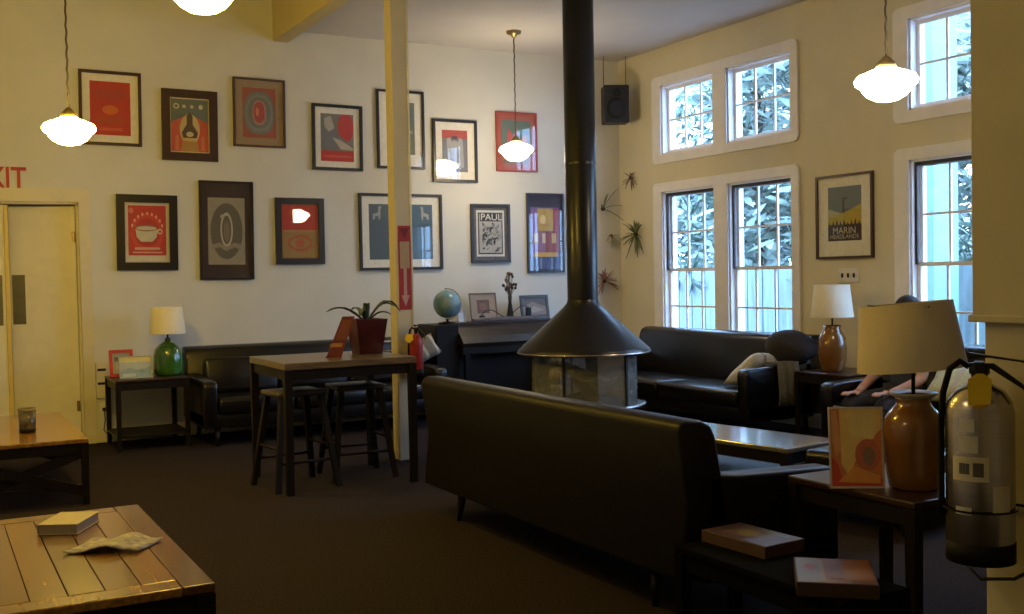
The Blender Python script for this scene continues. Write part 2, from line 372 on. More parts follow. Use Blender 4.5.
poster('black frame with grey figure, large red disc and red lower band', -3.84, -3.29, 2.64, 3.325, .03, BLK, (.065,)*4, WHT,
       [Rr(0, 0, 1, 1, (.20, .19, .18)), E(.76, .72, .25, .30, RED), G([(0, .95), (.35, .9), (.5, .6), (.9, .35), (1, .25), (0, .25)], (.17, .18, .21)), G([(.1, .9), (.3, .95), (.42, .7), (.25, .62), (.12, .72)], (.42, .40, .36)), G([(.35, .5), (.6, .45), (.95, .3), (.98, .24), (.6, .26)], (.5, .47, .42)), Rr(0, 0, 1, .22, RED), Rr(.08, .08, .92, .13, (.6, .1, .09))], lean=.01)
poster('black frame with narrow grey-green print, partly behind the cream column, upper row', -3.12, -2.57, 2.68, 3.52, .025, BLK, (.16, .085, .13, .10), WHT,
       [Rr(0, 0, 1, 1, (.14, .17, .14)), Rr(.1, .55, .9, .95, (.11, .14, .13)), Rr(.1, .4, .9, .46, (.35, .36, .28)), Rr(.1, .05, .9, .36, (.17, .20, .12))])
poster('black frame with red sky over pale towers, right of the cream column', -2.47, -1.93, 2.55, 3.24, .03, BLK, (.085,)*4, WHT,
       [Rr(0, 0, 1, 1, (.17, .18, .22)), Rr(0, .8, 1, 1, (.46, .07, .06)), G([(.2, .1), (.18, .78), (.3, .82), (.38, .72), (.5, .76), (.62, .72), (.7, .82), (.82, .78), (.85, .1)], (.36, .37, .40)), Rr(.38, .78, .6, .86, (.08, .06, .08)), Rr(.35, .2, .45, .5, (.2, .2, .24)), Rr(.6, .2, .68, .5, (.2, .2, .24))])
poster('thin red frame with teal and red print behind the hanging lamp near the black stovepipe', -1.685, -1.155, 2.69, 3.365, .018, (.33, .05, .03), (.03,)*4, (.40, .09, .05),
       [Rr(0, 0, 1, 1, (.38, .10, .07)), RR(.06, .2, .94, .92, .06, (.12, .17, .13)), G([(.2, .35), (.25, .78), (.42, .6), (.5, .78), (.62, .35), (.5, .35), (.44, .5), (.34, .35)], (.55, .08, .06)), E(.75, .5, .1, .14, (.50, .2, .1)), Rr(.1, .06, .9, .22, (.22, .14, .07))])
cup = [Rr(0, 0, 1, 1, (.66, .60, .50)), Rr(.05, .1, .95, .97, (.52, .035, .02)), E(.5, .5, .40, .34, (.60, .06, .03)), E(.5, .5, .30, .25, (.46, .03, .02)),
       G([(.22, .56), (.25, .42), (.35, .34), (.62, .34), (.72, .42), (.75, .56)], (.60, .56, .42)), E(.48, .58, .27, .06, (.28, .12, .08)), E(.48, .575, .24, .035, (.62, .56, .40)), E(.8, .52, .06, .05, (.60, .56, .42)), E(.8, .52, .03, .025, (.46, .03, .02)), E(.12, .88, .06, .05, (.62, .2, .14)), RR(.2, .2, .8, .24, .01, (.7, .4, .3)), RR(.15, .14, .85, .165, .01, (.7, .4, .3))]
for k in range(9):
    a = PI*.88-PI*.76*k/8; cup.append(E(.5+.38*math.cos(a), .5+.33*math.sin(a), .025, .03, (.72, .45, .35)))
poster('wide black frame around a red print of a white coffee cup', -5.79, -5.225, 1.625, 2.35, .075, (.012, .008, .009), (.012,)*4, (.55, .5, .42), cup, lean=.012)
poster('tall dark brown frame with pale looped ornament on a grey disc', -5.015, -4.48, 1.52, 2.50, .02, (.02, .012, .012), (.065, .065, .13, .145), (.045, .028, .026),
       [Rr(0, 0, 1, 1, (.30, .27, .20)), E(.5, .5, .44, .42, (.12, .105, .075)), *ring(.5, .52, .17, .26, .045, (.45, .42, .34)), E(.5, .5, .08, .16, (.20, .17, .12)), G([(.1, .22), (.3, .26), (.5, .2), (.7, .26), (.9, .22), (.9, .3), (.7, .33), (.5, .27), (.3, .33), (.1, .3)], (.26, .24, .18)), E(.38, .72, .05, .03, (.40, .37, .3))], lean=.012)
poster('dark frame with red over olive-gold print reflecting a lamp, just left of the cream column', -4.25, -3.735, 1.665, 2.345, .06, (.018, .014, .014), (.012,)*4, (.3, .16, .06),
       [Rr(0, 0, 1, 1, (.32, .20, .05)), Rr(0, .52, 1, 1, (.46, .05, .02)), Rr(.05, .48, .95, .52, (.40, .22, .08)), *ring(.5, .27, .34, .16, .05, (.44, .09, .03)), E(.5, .27, .12, .08, (.44, .1, .03)), E(.3, .85, .12, .06, (.5, .1, .03))], lean=.006, tip=-.010)
ll = [Rr(0, 0, .43, 1, (.07, .11, .15)), Rr(.57, 0, 1, 1, (.06, .13, .22)), Rr(.05, .2, .38, .5, (.07, .11, .15)), Rr(.62, .15, .95, .55, (.06, .15, .26))]
for ox, f in ((.13, 1), (.87, -1)):
    ll.append(G([(ox+f*q, z) for q, z in ((-.07, .72), (-.07, .82), (.01, .85), (.02, .96), (.07, .96), (.05, .9), (.05, .78), (.04, .72), (.02, .72), (.02, .78), (-.03, .78), (-.04, .72))], (.34, .38, .38)))
poster('wide black frame with two blue prints of pale animals, crossed by the cream column', -3.345, -2.38, 1.59, 2.41, .028, BLK, (.085,)*4, (.78, .77, .72), ll, name='framed_poster')
rnd = random.Random(3)
bw = [Rr(0, 0, 1, 1, (.66, .65, .62)), Rr(.06, .05, .94, .95, (.03, .03, .03)), Rr(.10, .08, .90, .92, (.46, .46, .45)), Rr(.13, .76, .88, .92, (.03, .03, .03))]
for k in range(60):
    cx, cy = rnd.uniform(.2, .8), rnd.uniform(.12, .72); a = rnd.uniform(.04, .11); b_ = rnd.uniform(.01, .035); th = rnd.uniform(0, PI)
    bw.append(G([(cx+a*math.cos(t)*math.cos(th)-b_*math.sin(t)*math.sin(th), cy+(a*math.cos(t)*math.sin(th)+b_*math.sin(t)*math.cos(th))*.7) for t in [k2*PI/5 for k2 in range(10)]], rnd.choice([(.05, .05, .05), (.09, .09, .09), (.3, .3, .3)])))
poster('charcoal frame with black and white line drawing headed PAUL', -2.025, -1.53, 1.655, 2.315, .03, (.035, .033, .038), (.04,)*4, (.11, .11, .12), bw, texts=[('PAUL', .5, .845, .105, (.75, .74, .7), 1.1)])
poster('tall navy frame with purple, orange and yellow print beside the black stovepipe', -1.305, -.815, 1.53, 2.45, .022, (.02, .022, .045), (.03, .03, .02, .14), (.022, .026, .07),
       [Rr(0, 0, 1, 1, (.16, .10, .28)), Rr(0, 0, 1, .2, (.05, .08, .22)), Rr(.25, .62, .78, .98, (.48, .32, .05)), Rr(.78, .55, 1, .98, (.34, .05, .08)), Rr(0, .55, .25, .95, (.22, .12, .36)), Rr(.5, .25, 1, .6, (.28, .05, .04)), Rr(.15, .25, .5, .62, (.26, .13, .24)), G([(.1, .2), (.1, .27), (.9, .27), (.9, .2)], (.60, .34, .04)), E(.42, .8, .1, .08, (.70, .55, .25)), Rr(.1, .42, .25, .58, (.62, .5, .4)), Rr(.38, .42, .5, .58, (.62, .5, .4)), Rr(.72, .42, .86, .58, (.65, .45, .2)), Rr(.3, .7, .7, .73, (.5, .25, .05)), Rr(.3, 0, .36, .18, (.2, .25, .4)), Rr(.68, 0, .74, .18, (.2, .25, .4))])
mar = [Rr(0, 0, 1, 1, (.13, .17, .20)), G([(0, .6), (.45, .5), (1, .62), (1, .3), (0, .3)], (.42, .40, .18)), G([(0, .42), (.5, .52), (1, .66), (1, .3), (0, .3)], (.46, .36, .04)), G([(0, .58), (.4, .5), (0, .44)], (.40, .40, .24)), Rr(.44, .52, .5, .8, (.05, .06, .07)), Rr(.44, .76, .58, .8, (.06, .07, .08)), Rr(0, 0, 1, .3, (.035, .025, .03))]
for k in range(9): mar.append(G([(k/9, .25), (k/9+.05, .3+.08*((k*7) % 5)/5+.05), (k/9+.11, .25)], (.035, .03, .03)))
poster('thin black frame with yellow hills poster titled MARIN between the two window groups', -3.965, -3.275, 1.60, 2.37, .022, (.06, .03, .02), (.12, .12, .14, .09), (.80, .77, .66), mar, wall='right',
       texts=[('MARIN', .5, .185, .085, (.55, .5, .4), 1.1), ('HEADLANDS', .5, .075, .055, (.5, .45, .36), 1.1)], group='framed poster on the window wall')

# ------------------------------------------------------------------ pendant lamps
glow = mat('lit_opal_glass', (.9, .85, .7), .3, emis=(1.0, .66, .09), es=104)
cord_m = mat('dark_cord', (.06, .045, .03), .6)
glow2 = mat('lit_pale_opal_glass', (.9, .85, .75), .3, emis=(1.0, .80, .50), es=46)
glow3 = mat('added_lamp_opal_glass', (.9, .85, .75), .3, emis=(1.0, .76, .34), es=26)  # for the added lamp out of view
def pendant(loc, dia, ceil, label, glow=glow):
    x, y, z = loc; r = dia/2
    t = thing('pendant_lamp', label, 'lamp', (x, y, z), 0, 'hanging schoolhouse lamps')
    MB().lathe([(r*.28, r*.52), (r*.36, r*.44), (r*.62, r*.34), (r*.90, r*.22), (r*1.0, r*.06), (r*.96, -r*.06), (r*.80, -r*.18), (r*.76, -r*.26), (r*.62, -r*.42), (r*.40, -r*.55), (r*.15, -r*.61), (.002, -r*.62)], 36).build('lamp_shade', glow, t)
    MB().lathe([(.002, r*.86), (r*.10, r*.84), (r*.16, r*.76), (r*.30, r*.62), (r*.33, r*.5), (r*.27, r*.46)], 24).build('fitter', brass, t)
    top = ceil-z
    c = MB(); n = int((top-r*.8)/.03)
    pts = [(.003*math.sin(k*1.9), .003*math.cos(k*1.9), r*.8+(top-r*.8)*k/n) for k in range(n+1)]
    c.tube(pts, .007, 6).build('chain', cord_m, t)
    MB().lathe([(.002, top-.07), (.02, top-.065), (.035, top-.04), (.075, top-.03), (.08, top)], 24).build('canopy', brass, t)
    return t
pendant((-6.49, -2.76, 2.575), .355, 4.75, 'glowing white glass hanging lamp above the door side, leftmost of the lamps')
pendant((-1.93, -.92, 2.81), .36, HC, 'glowing hanging lamp with visible brass ceiling canopy, left of the black stovepipe', glow2)
pendant((-2.12, -6.03, 2.655), .385, HC, 'glowing hanging lamp beside the upper right windows', glow2)
pendant((-6.10, -5.15, 3.00), .375, 4.75, 'glowing hanging lamp cut off by the top edge of the picture')
pendant((-7.7, -8.1, 2.9), .39, 4.75, 'unseen hanging lamp added near the viewer to light the right column, left of the frame', glow3)  # added out of view to light the right column and extinguisher

# ------------------------------------------------------------------ columns
c1 = thing('support_column', 'cream painted square column standing behind the high table', 'column', (-3.945, -2.545, 0))
MB().box(-.068, .068, -.070, .070, 0, HC, bev=.006).build('shaft', post_m, c1)
MB().tube([(.074, -.074, .25), (.074, -.074, HC-.02)], .008, 8).build('conduit', white_pl, c1)
sg = MB().box(-.045, .065, -.076, -.070, 1.24, 1.93, bev=.001).build('arrow_sign', cm((.34, .02, .025)), c1)
tag(sg, 'red sign with a white arrow pointing down')
MB().prism([(-.032, 1.91), (.052, 1.91), (.01, 1.82)], -.0775, -.0762).build('mark', cm((.16, .01, .01)), sg)
MB().box(-.032, .052, -.0772, -.0761, 1.58, 1.80).build('panel', cm((.42, .30, .18)), sg)
MB().prism([(-.004, 1.58), (.024, 1.58), (.024, 1.36), (.046, 1.36), (.01, 1.27), (-.026, 1.36), (-.004, 1.36)], -.0775, -.0762).build('arrow', cm((.5, .30, .24)), sg)
c2 = thing('clad_column', 'wide cream clad column with a fire extinguisher on it at the right', 'column', (-4.80, -9.12, 0))
MB().box(.0, .6, -.5, .32, 0, 1.36, bev=.004).build('shaft', post_m, c2)
MB().box(-.02, .62, -.52, .345, 1.36, HC, bev=.004).build('upper_cladding', post_m, c2)
MB().box(-.028, .628, -.528, .353, 1.345, 1.365, bev=.003).build('joint_moulding', post_m, c2)
for (y, z) in ((.13, 1.61), (.03, 1.605)): MB().tube([(-.024, y, z), (-.019, y, z)], .012, 12).build('screw_cap', cm((.30, .25, .17)), c2)

# fire extinguishers
def extinguisher(name, label, loc, rz, r, h, body, steel):
    t = thing(name, label, 'fire extinguisher', loc, rz)
    b = MB(); b.lathe([(.002, .0), (r*.85, .0), (r*.97, .012), (r, .03), (r, h-.07), (r*.93, h-.04), (r*.72, h-.012), (r*.4, h+.004), (r*.26, h+.015), (.002, h+.016)], 40)
    b.build('cylinder', body, t)
    MB().lathe([(r*1.01, 0), (r*1.015, 0), (r*1.015, .055), (r*1.01, .055), (r*1.01, 0)], 40).build('foot_ring', rubber, t)
    MB().lathe([(r*.24, h+.01), (r*.24, h+.03), (r*.30, h+.034), (r*.30, h+.05), (r*.15, h+.06)], 20).box(-.014, .014, -r*.45, r*.3, h+.045, h+.066, bev=.004).build('valve', iron, t)
    MB().prism([(-r*.3, h+.072), (r*.25, h+.077), (r*1.15, h+.066), (r*1.4, h+.06), (r*1.4, h+.067), (-r*.3, h+.09)], -.012, .012).build('top_lever', steel, t)
    MB().prism([(-r*.3, h+.052), (r*.3, h+.048), (r*1.2, h-.005), (r*1.4, h-.03), (r*1.42, h-.02), (r*1.2, h+.008), (r*.4, h+.062), (-r*.3, h+.062)], -.012, .012).build('carry_handle', steel, t)
    MB().tube([(-r*.3, 0, h+.05), (-r*.55, 0, h+.066), (-r*.85, 0, h+.045), (-r*1.05, 0, h-.02), (-r*1.12, 0, h-.1), (-r*1.12, 0, h-.25), (-r*1.12, 0, h*.35), (-r*1.12, 0, h*.25)], [.008, .009, .009, .009, .009, .009, .009, .012], 10).build('hose', rubber, t)
    return t
SC = lambda a, b: Vector((a, b, 0))
# on the right column: facing the camera
ang = math.atan2(-1.9, -2.5)
def arcpatch(r, a0, a1, z0, z1, mt, name, parent, n=10, bow=0):
    b = MB(); b.m(mt)
    for i in range(n):
        t0, t1 = a0+(a1-a0)*i/n, a0+(a1-a0)*(i+1)/n
        b.quad((r*math.cos(t0), r*math.sin(t0), z0), (r*math.cos(t1), r*math.sin(t1), z0), (r*math.cos(t1), r*math.sin(t1), z1), (r*math.cos(t0), r*math.sin(t0), z1))
    return b.build(name, None, parent, recalc=False)
e1 = extinguisher('fire_extinguisher', 'large brushed steel fire extinguisher with yellow tag strapped to the right column', (-4.925, -8.88, .71), math.radians(-52), .087, .470, chrome, iron)
R_ = .0882; F0 = -PI/2
def lab(a0, a1, z0, z1, c, name='label_sticker'): return arcpatch(R_, F0+a0, F0+a1, z0, z1, cm(c), name, e1)
lab(-.60, -.15, .355, .39, (.62, .60, .56)); lab(-.62, -.05, .30, .345, (.60, .57, .52))
lab(-.85, .25, .225, .29, (.62, .57, .42))
lab(-.62, -.30, .243, .272, (.10, .09, .08), 'label_print'); arcpatch(R_+.0006, F0-.2, F0+.1, .238, .275, cm((.10, .09, .08)), 'label_print', e1)
lab(.35, .95, .14, .215, (.62, .57, .46)); lab(-.75, -.25, .135, .155, (.6, .57, .52))
tg = MB().prism([(-.028, .427), (.026, .433), (.030, .497), (.01, .512), (-.006, .512), (-.028, .497)], -.102, -.100).build('inspection_tag', yellow_tag, e1)
arcpatch(.094, F0-1.7, F0+1.7, .14, .146, rubber, 'strap', e1, 20)
MB().tube([(-.10, .03, .14), (.0, .13, .135), (.11, .06, .14)], .004, 6).build('strap_end', rubber, e1)
MB().tube([(-.05, .07, -.02), (.0, -.07, -.035), (.08, -.06, -.03), (.13, .02, -.02)], .005, 6).build('bracket_wire', iron, e1)
e2 = extinguisher('fire_extinguisher', 'small red fire extinguisher with yellow tag on the middle column', (-3.885, -2.70, .70), math.radians(-29), .056, .33, red_pt, iron)
MB().prism([(-.085, .30), (-.05, .27), (-.015, .30), (-.025, .345), (-.075, .345)], -.070, -.068).build('inspection_tag', yellow_tag, e2)

# ------------------------------------------------------------------ sofas
def sofa(label, L, loc, rz, skin_m, D=.90, H=.85, arm=.60, armw=.13, ncush=3, lean=.13, cush=True, inset=.14):
    t = thing('leather_sofa', label, 'sofa', loc, rz, 'dark leather sofas')
    # backrest profile (y,z): outer face nearly upright, top rolled
    by = [(0.02, .19), (-.03, .52), (-.0, H-.05), (-.015, H-.012), (-.05, H), (-.13, H-.004), (-.18, H-.03), (-.20, H-.08), (-.25, .45), (-.27, .19)]
    by = [(y+lean*(z-.19)*.35, z) for y, z in by]
    MB().prism(by, -L/2, L/2, 'yz').build('backrest', skin_m, t, bevel=.018)
    MB().box(-L/2, L/2, -D+.02, -.10, .17, .30).build('base', skin_m, t, bevel=.012)
    for s_ in (-1, 1):
        x0, x1 = sorted((s_*L/2, s_*(L/2-armw)))
        ap = [(-.12, .18), (-.12, arm+.04), (-.30, arm+.02), (-D+.06, arm), (-D+.01, arm-.02), (-D, arm-.06), (-D+.02, .18)]
        MB().prism(ap, x0, x1, 'yz').build('arm', skin_m, t, bevel=.022)
        for y in (-.09, -D+.09):
            MB().tube([(s_*(L/2-inset), y, .17), (s_*(L/2-inset+.02), y+(.02 if y > -.3 else -.02), 0)], [.028, .016], 12).build('leg', dark_wood, t)
    wv = (L-2*armw)/ncush
    for k in range(ncush):
        a = -L/2+armw+k*wv
        MB().box(a+.004, a+wv-.004, -D-.01, -.26, .29, .44, bev=.035).build('seat_cushion', skin_m, t)
        if cush:
            mm = Matrix.Translation((0, -.30, .60)) @ Matrix.Rotation(-.2, 4, 'X')
            MB().box(a+.006, a+wv-.006, -.06, .06, -.17, .17, mtx=mm, bev=.04).build('back_cushion', skin_m, t)
    return t
sofa('large dark leather sofa seen from behind in the centre foreground', 2.67, (-4.63, -5.87, 0), PI/2, leather_b, H=.875, arm=.60, inset=.34, cush=False)
sofa('dark leather sofa under the left window pair with a striped pillow on it', 2.62, (-.24, -2.24, 0), -PI/2, leather, H=.91, arm=.64, cush=False, ncush=2)
sofa('long dark leather sofa against the back wall below the poster rows', 2.42, (-4.02, -.10, 0), 0, leather, H=.88, arm=.60)
sofa('dark leather sofa behind the big lampshade with a person seated on it', 2.4, (-.24, -5.62, 0), -PI/2, leather, H=.90)

# cushions
def pillow(name, label, loc, rot, w, h, d, ms, group=None):
    t = MB(); n = 12; ms_ = ms if isinstance(ms, list) else [ms]
    for s_ in (1, -1):
        g = {}
        for i in range(n+1):
            for j in range(n+1):
                u, v = i/n*2-1, j/n*2-1
                e = max(0, (1-u**4))*max(0, (1-v**4)); pin = 1-.08*(abs(u)**2)*(abs(v)**2)*-1 if False else 1
                k = 1-.10*((1-abs(u))*abs(v)**3+(1-abs(v))*abs(u)**3)
                g[i, j] = t.bm.verts.new((u*w/2*k, s_*d/2*e**.6, v*h/2*k))
        for i in range(n):
            for j in range(n):
                t.m(ms_[i % len(ms_)]); f = t._f([g[i, j], g[i+1, j], g[i+1, j+1], g[i, j+1]], True)
    bmesh.ops.remove_doubles(t.bm, verts=t.bm.verts[:], dist=.0005)
    o = t.build(name, None); o.location = loc; o.rotation_euler = rot
    return tag(o, label, 'pillow', group)
st1 = mat('taupe_weave', (.16, .14, .11), .95, var=.15, scale=60, bump=.2); st2 = mat('cream_weave', (.40, .38, .33), .95, var=.15, scale=60, bump=.2)
st3 = mat('pale_weave', (.72, .72, .72), .95, var=.12, scale=60, bump=.2); stg = mat('green_cream_weave', (.42, .46, .30), .95, var=.12, scale=60)
pillow('striped_pillow', 'striped taupe pillow on the right arm of the back wall sofa', (-2.90, -.55, .735), (math.radians(-20), math.radians(-24), .1), .42, .24, .14, [st1, st1, st2, st1])
pillow('striped_pillow', 'pale striped pillow lying on the sofa under the left windows', (-.70, -3.20, .60), (math.radians(52), math.radians(4), math.radians(8)), .50, .46, .15, [st3, st3, st3, st2])
pillow('green_pillow', 'pale green pillow on the sofa right of the big lampshade', (-.70, -5.45, .63), (math.radians(-50), 0, math.radians(-80)), .56, .36, .15, [stg, st2])
bc = MB().ell((0, 0, 0), (.25, .19, .155), 28, 18)
for v in bc.bm.verts: v.co *= 1+.07*math.sin(v.co.x*17+1)*math.cos(v.co.y*15)+.05*math.sin(v.co.z*24+v.co.x*9)
bc = bc.build('black_cushion', cloth_dk); bc.location = (-.47, -3.40, .80); bc.rotation_euler = (.1, .15, math.radians(-60))
tag(bc, 'soft black cushion slumped on the near arm of the sofa under the left windows', 'pillow')

# blanket on window sofa's near arm
b = MB(); n = 10
prof = [(-.02, .02), (-.035, -.10), (-.05, -.22), (-.045, -.36)]
g = []
for i in range(n+1):
    row = []
    x = -.80+.24*i/n
    wv = .012*math.sin(i*1.7)
    for (y, z) in [(.14, .015), (.05, .02), (0, .012)]+prof:
        row.append(b.bm.verts.new((x, -3.55+y-.012+wv*(1 if z < 0 else .2), .668+z)))
    g.append(row)
for i in range(n):
    for j in range(6): b._f([g[i][j], g[i+1][j], g[i+1][j+1], g[i][j+1]], True)
o = b.build('throw_blanket', cloth_gr); o.modifiers.new('solid', 'SOLIDIFY').thickness = .012
tag(o, 'grey knitted blanket hanging over the near arm of the window sofa', 'blanket')

# ------------------------------------------------------------------ stove
sv = thing('fire_stove', 'black freestanding round stove with conical hood, glass panels and tall pipe', 'stove', (-3.00, -3.86, 0))
MB().lathe([(.118, 1.30), (.118, HC-.001), (.113, HC-.001)], 32).build('stovepipe', black_metal, sv)
MB().lathe([(.1185, 2.33), (.1195, 2.34), (.1185, 2.35)], 32).build('pipe_band', black_metal, sv)
MB().lathe([(.118, 1.31), (.125, 1.285), (.155, 1.25), (.49, .945), (.505, .93), (.505, .905), (.495, .905), (.48, .935), (.15, 1.235)], 48).build('hood', black_metal, sv)
tag(MB().lathe([(.500, .925), (.509, .918), (.509, .908), (.500, .903)], 48).build('hood_rim', chrome, sv), 'thin bright metal rim')
N = 10
gl = MB(); 
for k in range(N):
    a0, a1 = 2*PI*k/N, 2*PI*(k+1)/N; r = .40
    p, q = (r*math.cos(a0), r*math.sin(a0)), (r*math.cos(a1), r*math.sin(a1))
    gl.quad((*p, .52), (*q, .52), (*q, .915), (*p, .915))
gl.build('glass_panel', haze_glass, sv)
for k in range(N):
    a = 2*PI*k/N
    if k % 2 == 0: MB().box(-.010, .010, -.006, .006, .51, .915, mtx=Matrix.Translation((.405*math.cos(a), .405*math.sin(a), 0)) @ Matrix.Rotation(a+PI/2, 4, 'Z')).build('glazing_bar', iron, sv)
MB().lathe([(.30, .44), (.44, .50), (.455, .515), (.44, .525), (.38, .52), (.002, .47)], 40).build('fire_pan', iron, sv)
tag(MB().lathe([(.452, .508), (.468, .512), (.468, .522), (.452, .526)], 40).build('pan_rim', chrome, sv), 'bright metal rim of the fire pan')
MB().lathe([(.30, 0), (.30, .03), (.13, .06), (.12, .30), (.30, .44)], 32).build('pedestal', black_metal, sv)
for k, (a, q, z) in enumerate(((.2, .5, .56), (1.3, -.4, .60), (2.4, .3, .66))):
    lg = MB().tube([(-.22*math.cos(a), -.22*math.sin(a), z-.02), (.2*math.cos(a), .2*math.sin(a), z+.03+.06*k)], [.05, .045], 10).build('log', mat('charred_log', (.06, .045, .035), .9, var=.5, scale=20, bump=.5)); 
    lg.location = sv.location; tag(lg, ['charred log lying lowest in the stove', 'charred log lying across the middle of the stove', 'charred log resting on top in the stove'][k], 'log', 'logs in the stove')

# ------------------------------------------------------------------ tables
def frame_table(name, label, x0, x1, y0, y1, h, leg, th, topm, legm, shelf=None, stretch=None, over=.0, planks=None, brace=False):
    cx, cy = (x0+x1)/2, (y0+y1)/2; w, d = x1-x0, y1-y0
    t = thing(name, label, 'table', (cx, cy, 0))
    if planks:
        b = MB(); fr = .11
        b.m(plank_c).box(w/2-fr, w/2, -d/2, d/2, h-th, h, bev=.006).box(-w/2, -w/2+fr, -d/2, d/2, h-th, h, bev=.006)
        b.m(plank_b).box(-w/2+fr+.002, w/2-fr-.002, -d/2, -d/2+fr, h-th, h-.001, bev=.006); b.m(plank_a).box(-w/2+fr+.002, w/2-fr-.002, d/2-fr, d/2, h-th, h-.001, bev=.006)
        k = planks; pw = (w-2*fr)/k
        for i in range(k):
            b.m((plank_a, plank_b, plank_c, plank_a, plank_b)[i % 5]).box(-w/2+fr+i*pw+.0012, -w/2+fr+(i+1)*pw-.0012, -d/2+fr+.002, d/2-fr-.002, h-th, h-.001-.0012*(i % 2), bev=.003)
        b.build('tabletop', None, t)
    else: MB().box(-w/2, w/2, -d/2, d/2, h-th, h, bev=.006).build('tabletop', topm, t)
    ix, iy = w/2-leg/2-over, d/2-leg/2-over
    for sx in (-1, 1):
        for sy in (-1, 1): MB().sq((sx*ix, sy*iy, 0), (sx*ix, sy*iy, h-th-.001), leg*.85, leg).build('leg', legm, t)
    ap = .07
    b = MB()
    for sy in (-1, 1): b.box(-ix+leg/2, ix-leg/2, sy*iy-.012, sy*iy+.012, h-th-ap, h-th-.001)
    for sx in (-1, 1): b.box(sx*ix-.012, sx*ix+.012, -iy+leg/2, iy-leg/2, h-th-ap, h-th-.001)
    b.build('apron', legm, t)
    if shelf: MB().box(-ix-leg/2+.004, ix+leg/2-.004, -iy-leg/2+.004, iy+leg/2-.004, shelf-.02, shelf, bev=.003).build('shelf', legm, t)
    if stretch:
        for sy in (-1, 1): MB().box(-ix, ix, sy*iy-.012, sy*iy+.012, stretch-.015, stretch+.015).build('stretcher', legm, t)
    if brace:
        b = MB()
        b.m(legm)
        for sy in (-1, 1):
            z0_, z1_ = .05, h-th-.03
            for q_ in (0, 1):
                y = sy*iy+(q_-.5)*.024
                b = MB(); b.prism([(-ix, z0_), (-ix, z0_+.07), (ix, z1_), (ix, z1_-.07)] if q_ else [(-ix, z1_), (-ix, z1_-.07), (ix, z0_), (ix, z0_+.07)], y-.011, y+.011)
                b.build('cross_brace', legm, t)
    return t
frame_table('coffee_table', 'low plank coffee table in the left foreground with book and magazine', -7.36, -6.546, -7.03, -5.475, .45, .06, .035, None, dark_wood, planks=5)
frame_table('coffee_table', 'low wooden coffee table near the door with a dark cup on it', -7.30, -6.453, -2.99, -1.22, .45, .05, .03, plank_b, dark_wood, stretch=.12, brace=True)
hi = frame_table('high_table', 'tall dark bar table with thick worn wooden top and potted plant on it', -5.24, -4.25, -3.54, -2.62, .925, .055, .05, top_wood, dark_wood)
frame_table('end_table', 'small dark end table holding the green lamp near the door', -5.945, -5.30, -.76, -.12, .64, .045, .025, red_wood, dark_wood, shelf=.14)
frame_table('end_table', 'dark reddish side table in the right foreground holding the orange jar lamp', -4.10, -3.50, -7.94, -7.25, .60, .05, .03, red_wood, dark_wood)
frame_table('end_table', 'dark end table in the corner between the two window sofas', -.72, -.14, -4.32, -3.70, .62, .045, .025, red_wood, dark_wood)
ct = frame_table('coffee_table', 'low glossy table between the centre sofa and the window sofa', -.27, .27, -.75, .75, .42, .06, .03, mat('pale_glossy_tabletop', (.16, .15, .15), .16, var=.15, scale=4, coat=.7), dark_wood, shelf=.2)
ct.location = (-2.70, -5.12, 0); ct.rotation_euler = (0, 0, math.radians(9))
ot = thing('ottoman', 'square dark leather ottoman between the sofas just beyond the card on the side table', 'ottoman', (-2.38, -6.25, 0), math.radians(12))
MB().box(-.38, .38, -.34, .34, .12, .43, bev=.04).build('cushion', leather, ot)
for sx in (-1, 1):
    for sy in (-1, 1): MB().tube([(sx*.32, sy*.28, .13), (sx*.33, sy*.29, 0)], [.022, .014]).build('leg', dark_wood, ot)
bn = frame_table('low_bench', 'low black bench at the sofa end carrying two boxed games', -4.74, -4.42, -8.20, -7.27, .385, .05, .03, matte_black, matte_black)

# stools
def stool(label, loc, rz):
    t = thing('bar_stool', label, 'stool', loc, rz, 'wooden bar stools at the high table')
    MB().box(-.19, .19, -.17, .17, .665, .705, bev=.014).build('seat', mat('worn_stool_seat', (.05, .038, .034), .35, var=.3, scale=12), t)
    for sx in (-1, 1):
        for sy in (-1, 1): MB().sq((sx*.235, sy*.225, 0), (sx*.15, sy*.13, .666), .036, .042).build('leg', dark_wood, t)
    for z, s_ in ((.2, 1), (.3, 0)):
        k = z/.666; ex_, ey = .235-.085*k, .225-.095*k
        if s_:
            for sy in (-1, 1): MB().tube([(-ex_, sy*ey, z), (ex_, sy*ey, z)], .012, 8).build('rung', dark_wood, t)
        else:
            for sx in (-1, 1): MB().tube([(sx*ex_, -ey, z), (sx*ex_, ey, z)], .012, 8).build('rung', dark_wood, t)
    return t
s0 = stool('wooden bar stool tucked under the left half of the high table', (-5.06, -3.15, 0), .12)
copy_tree(s0, (-4.54, -3.02, 0), -.05, 'wooden bar stool with light catching its seat under the right half of the high table')

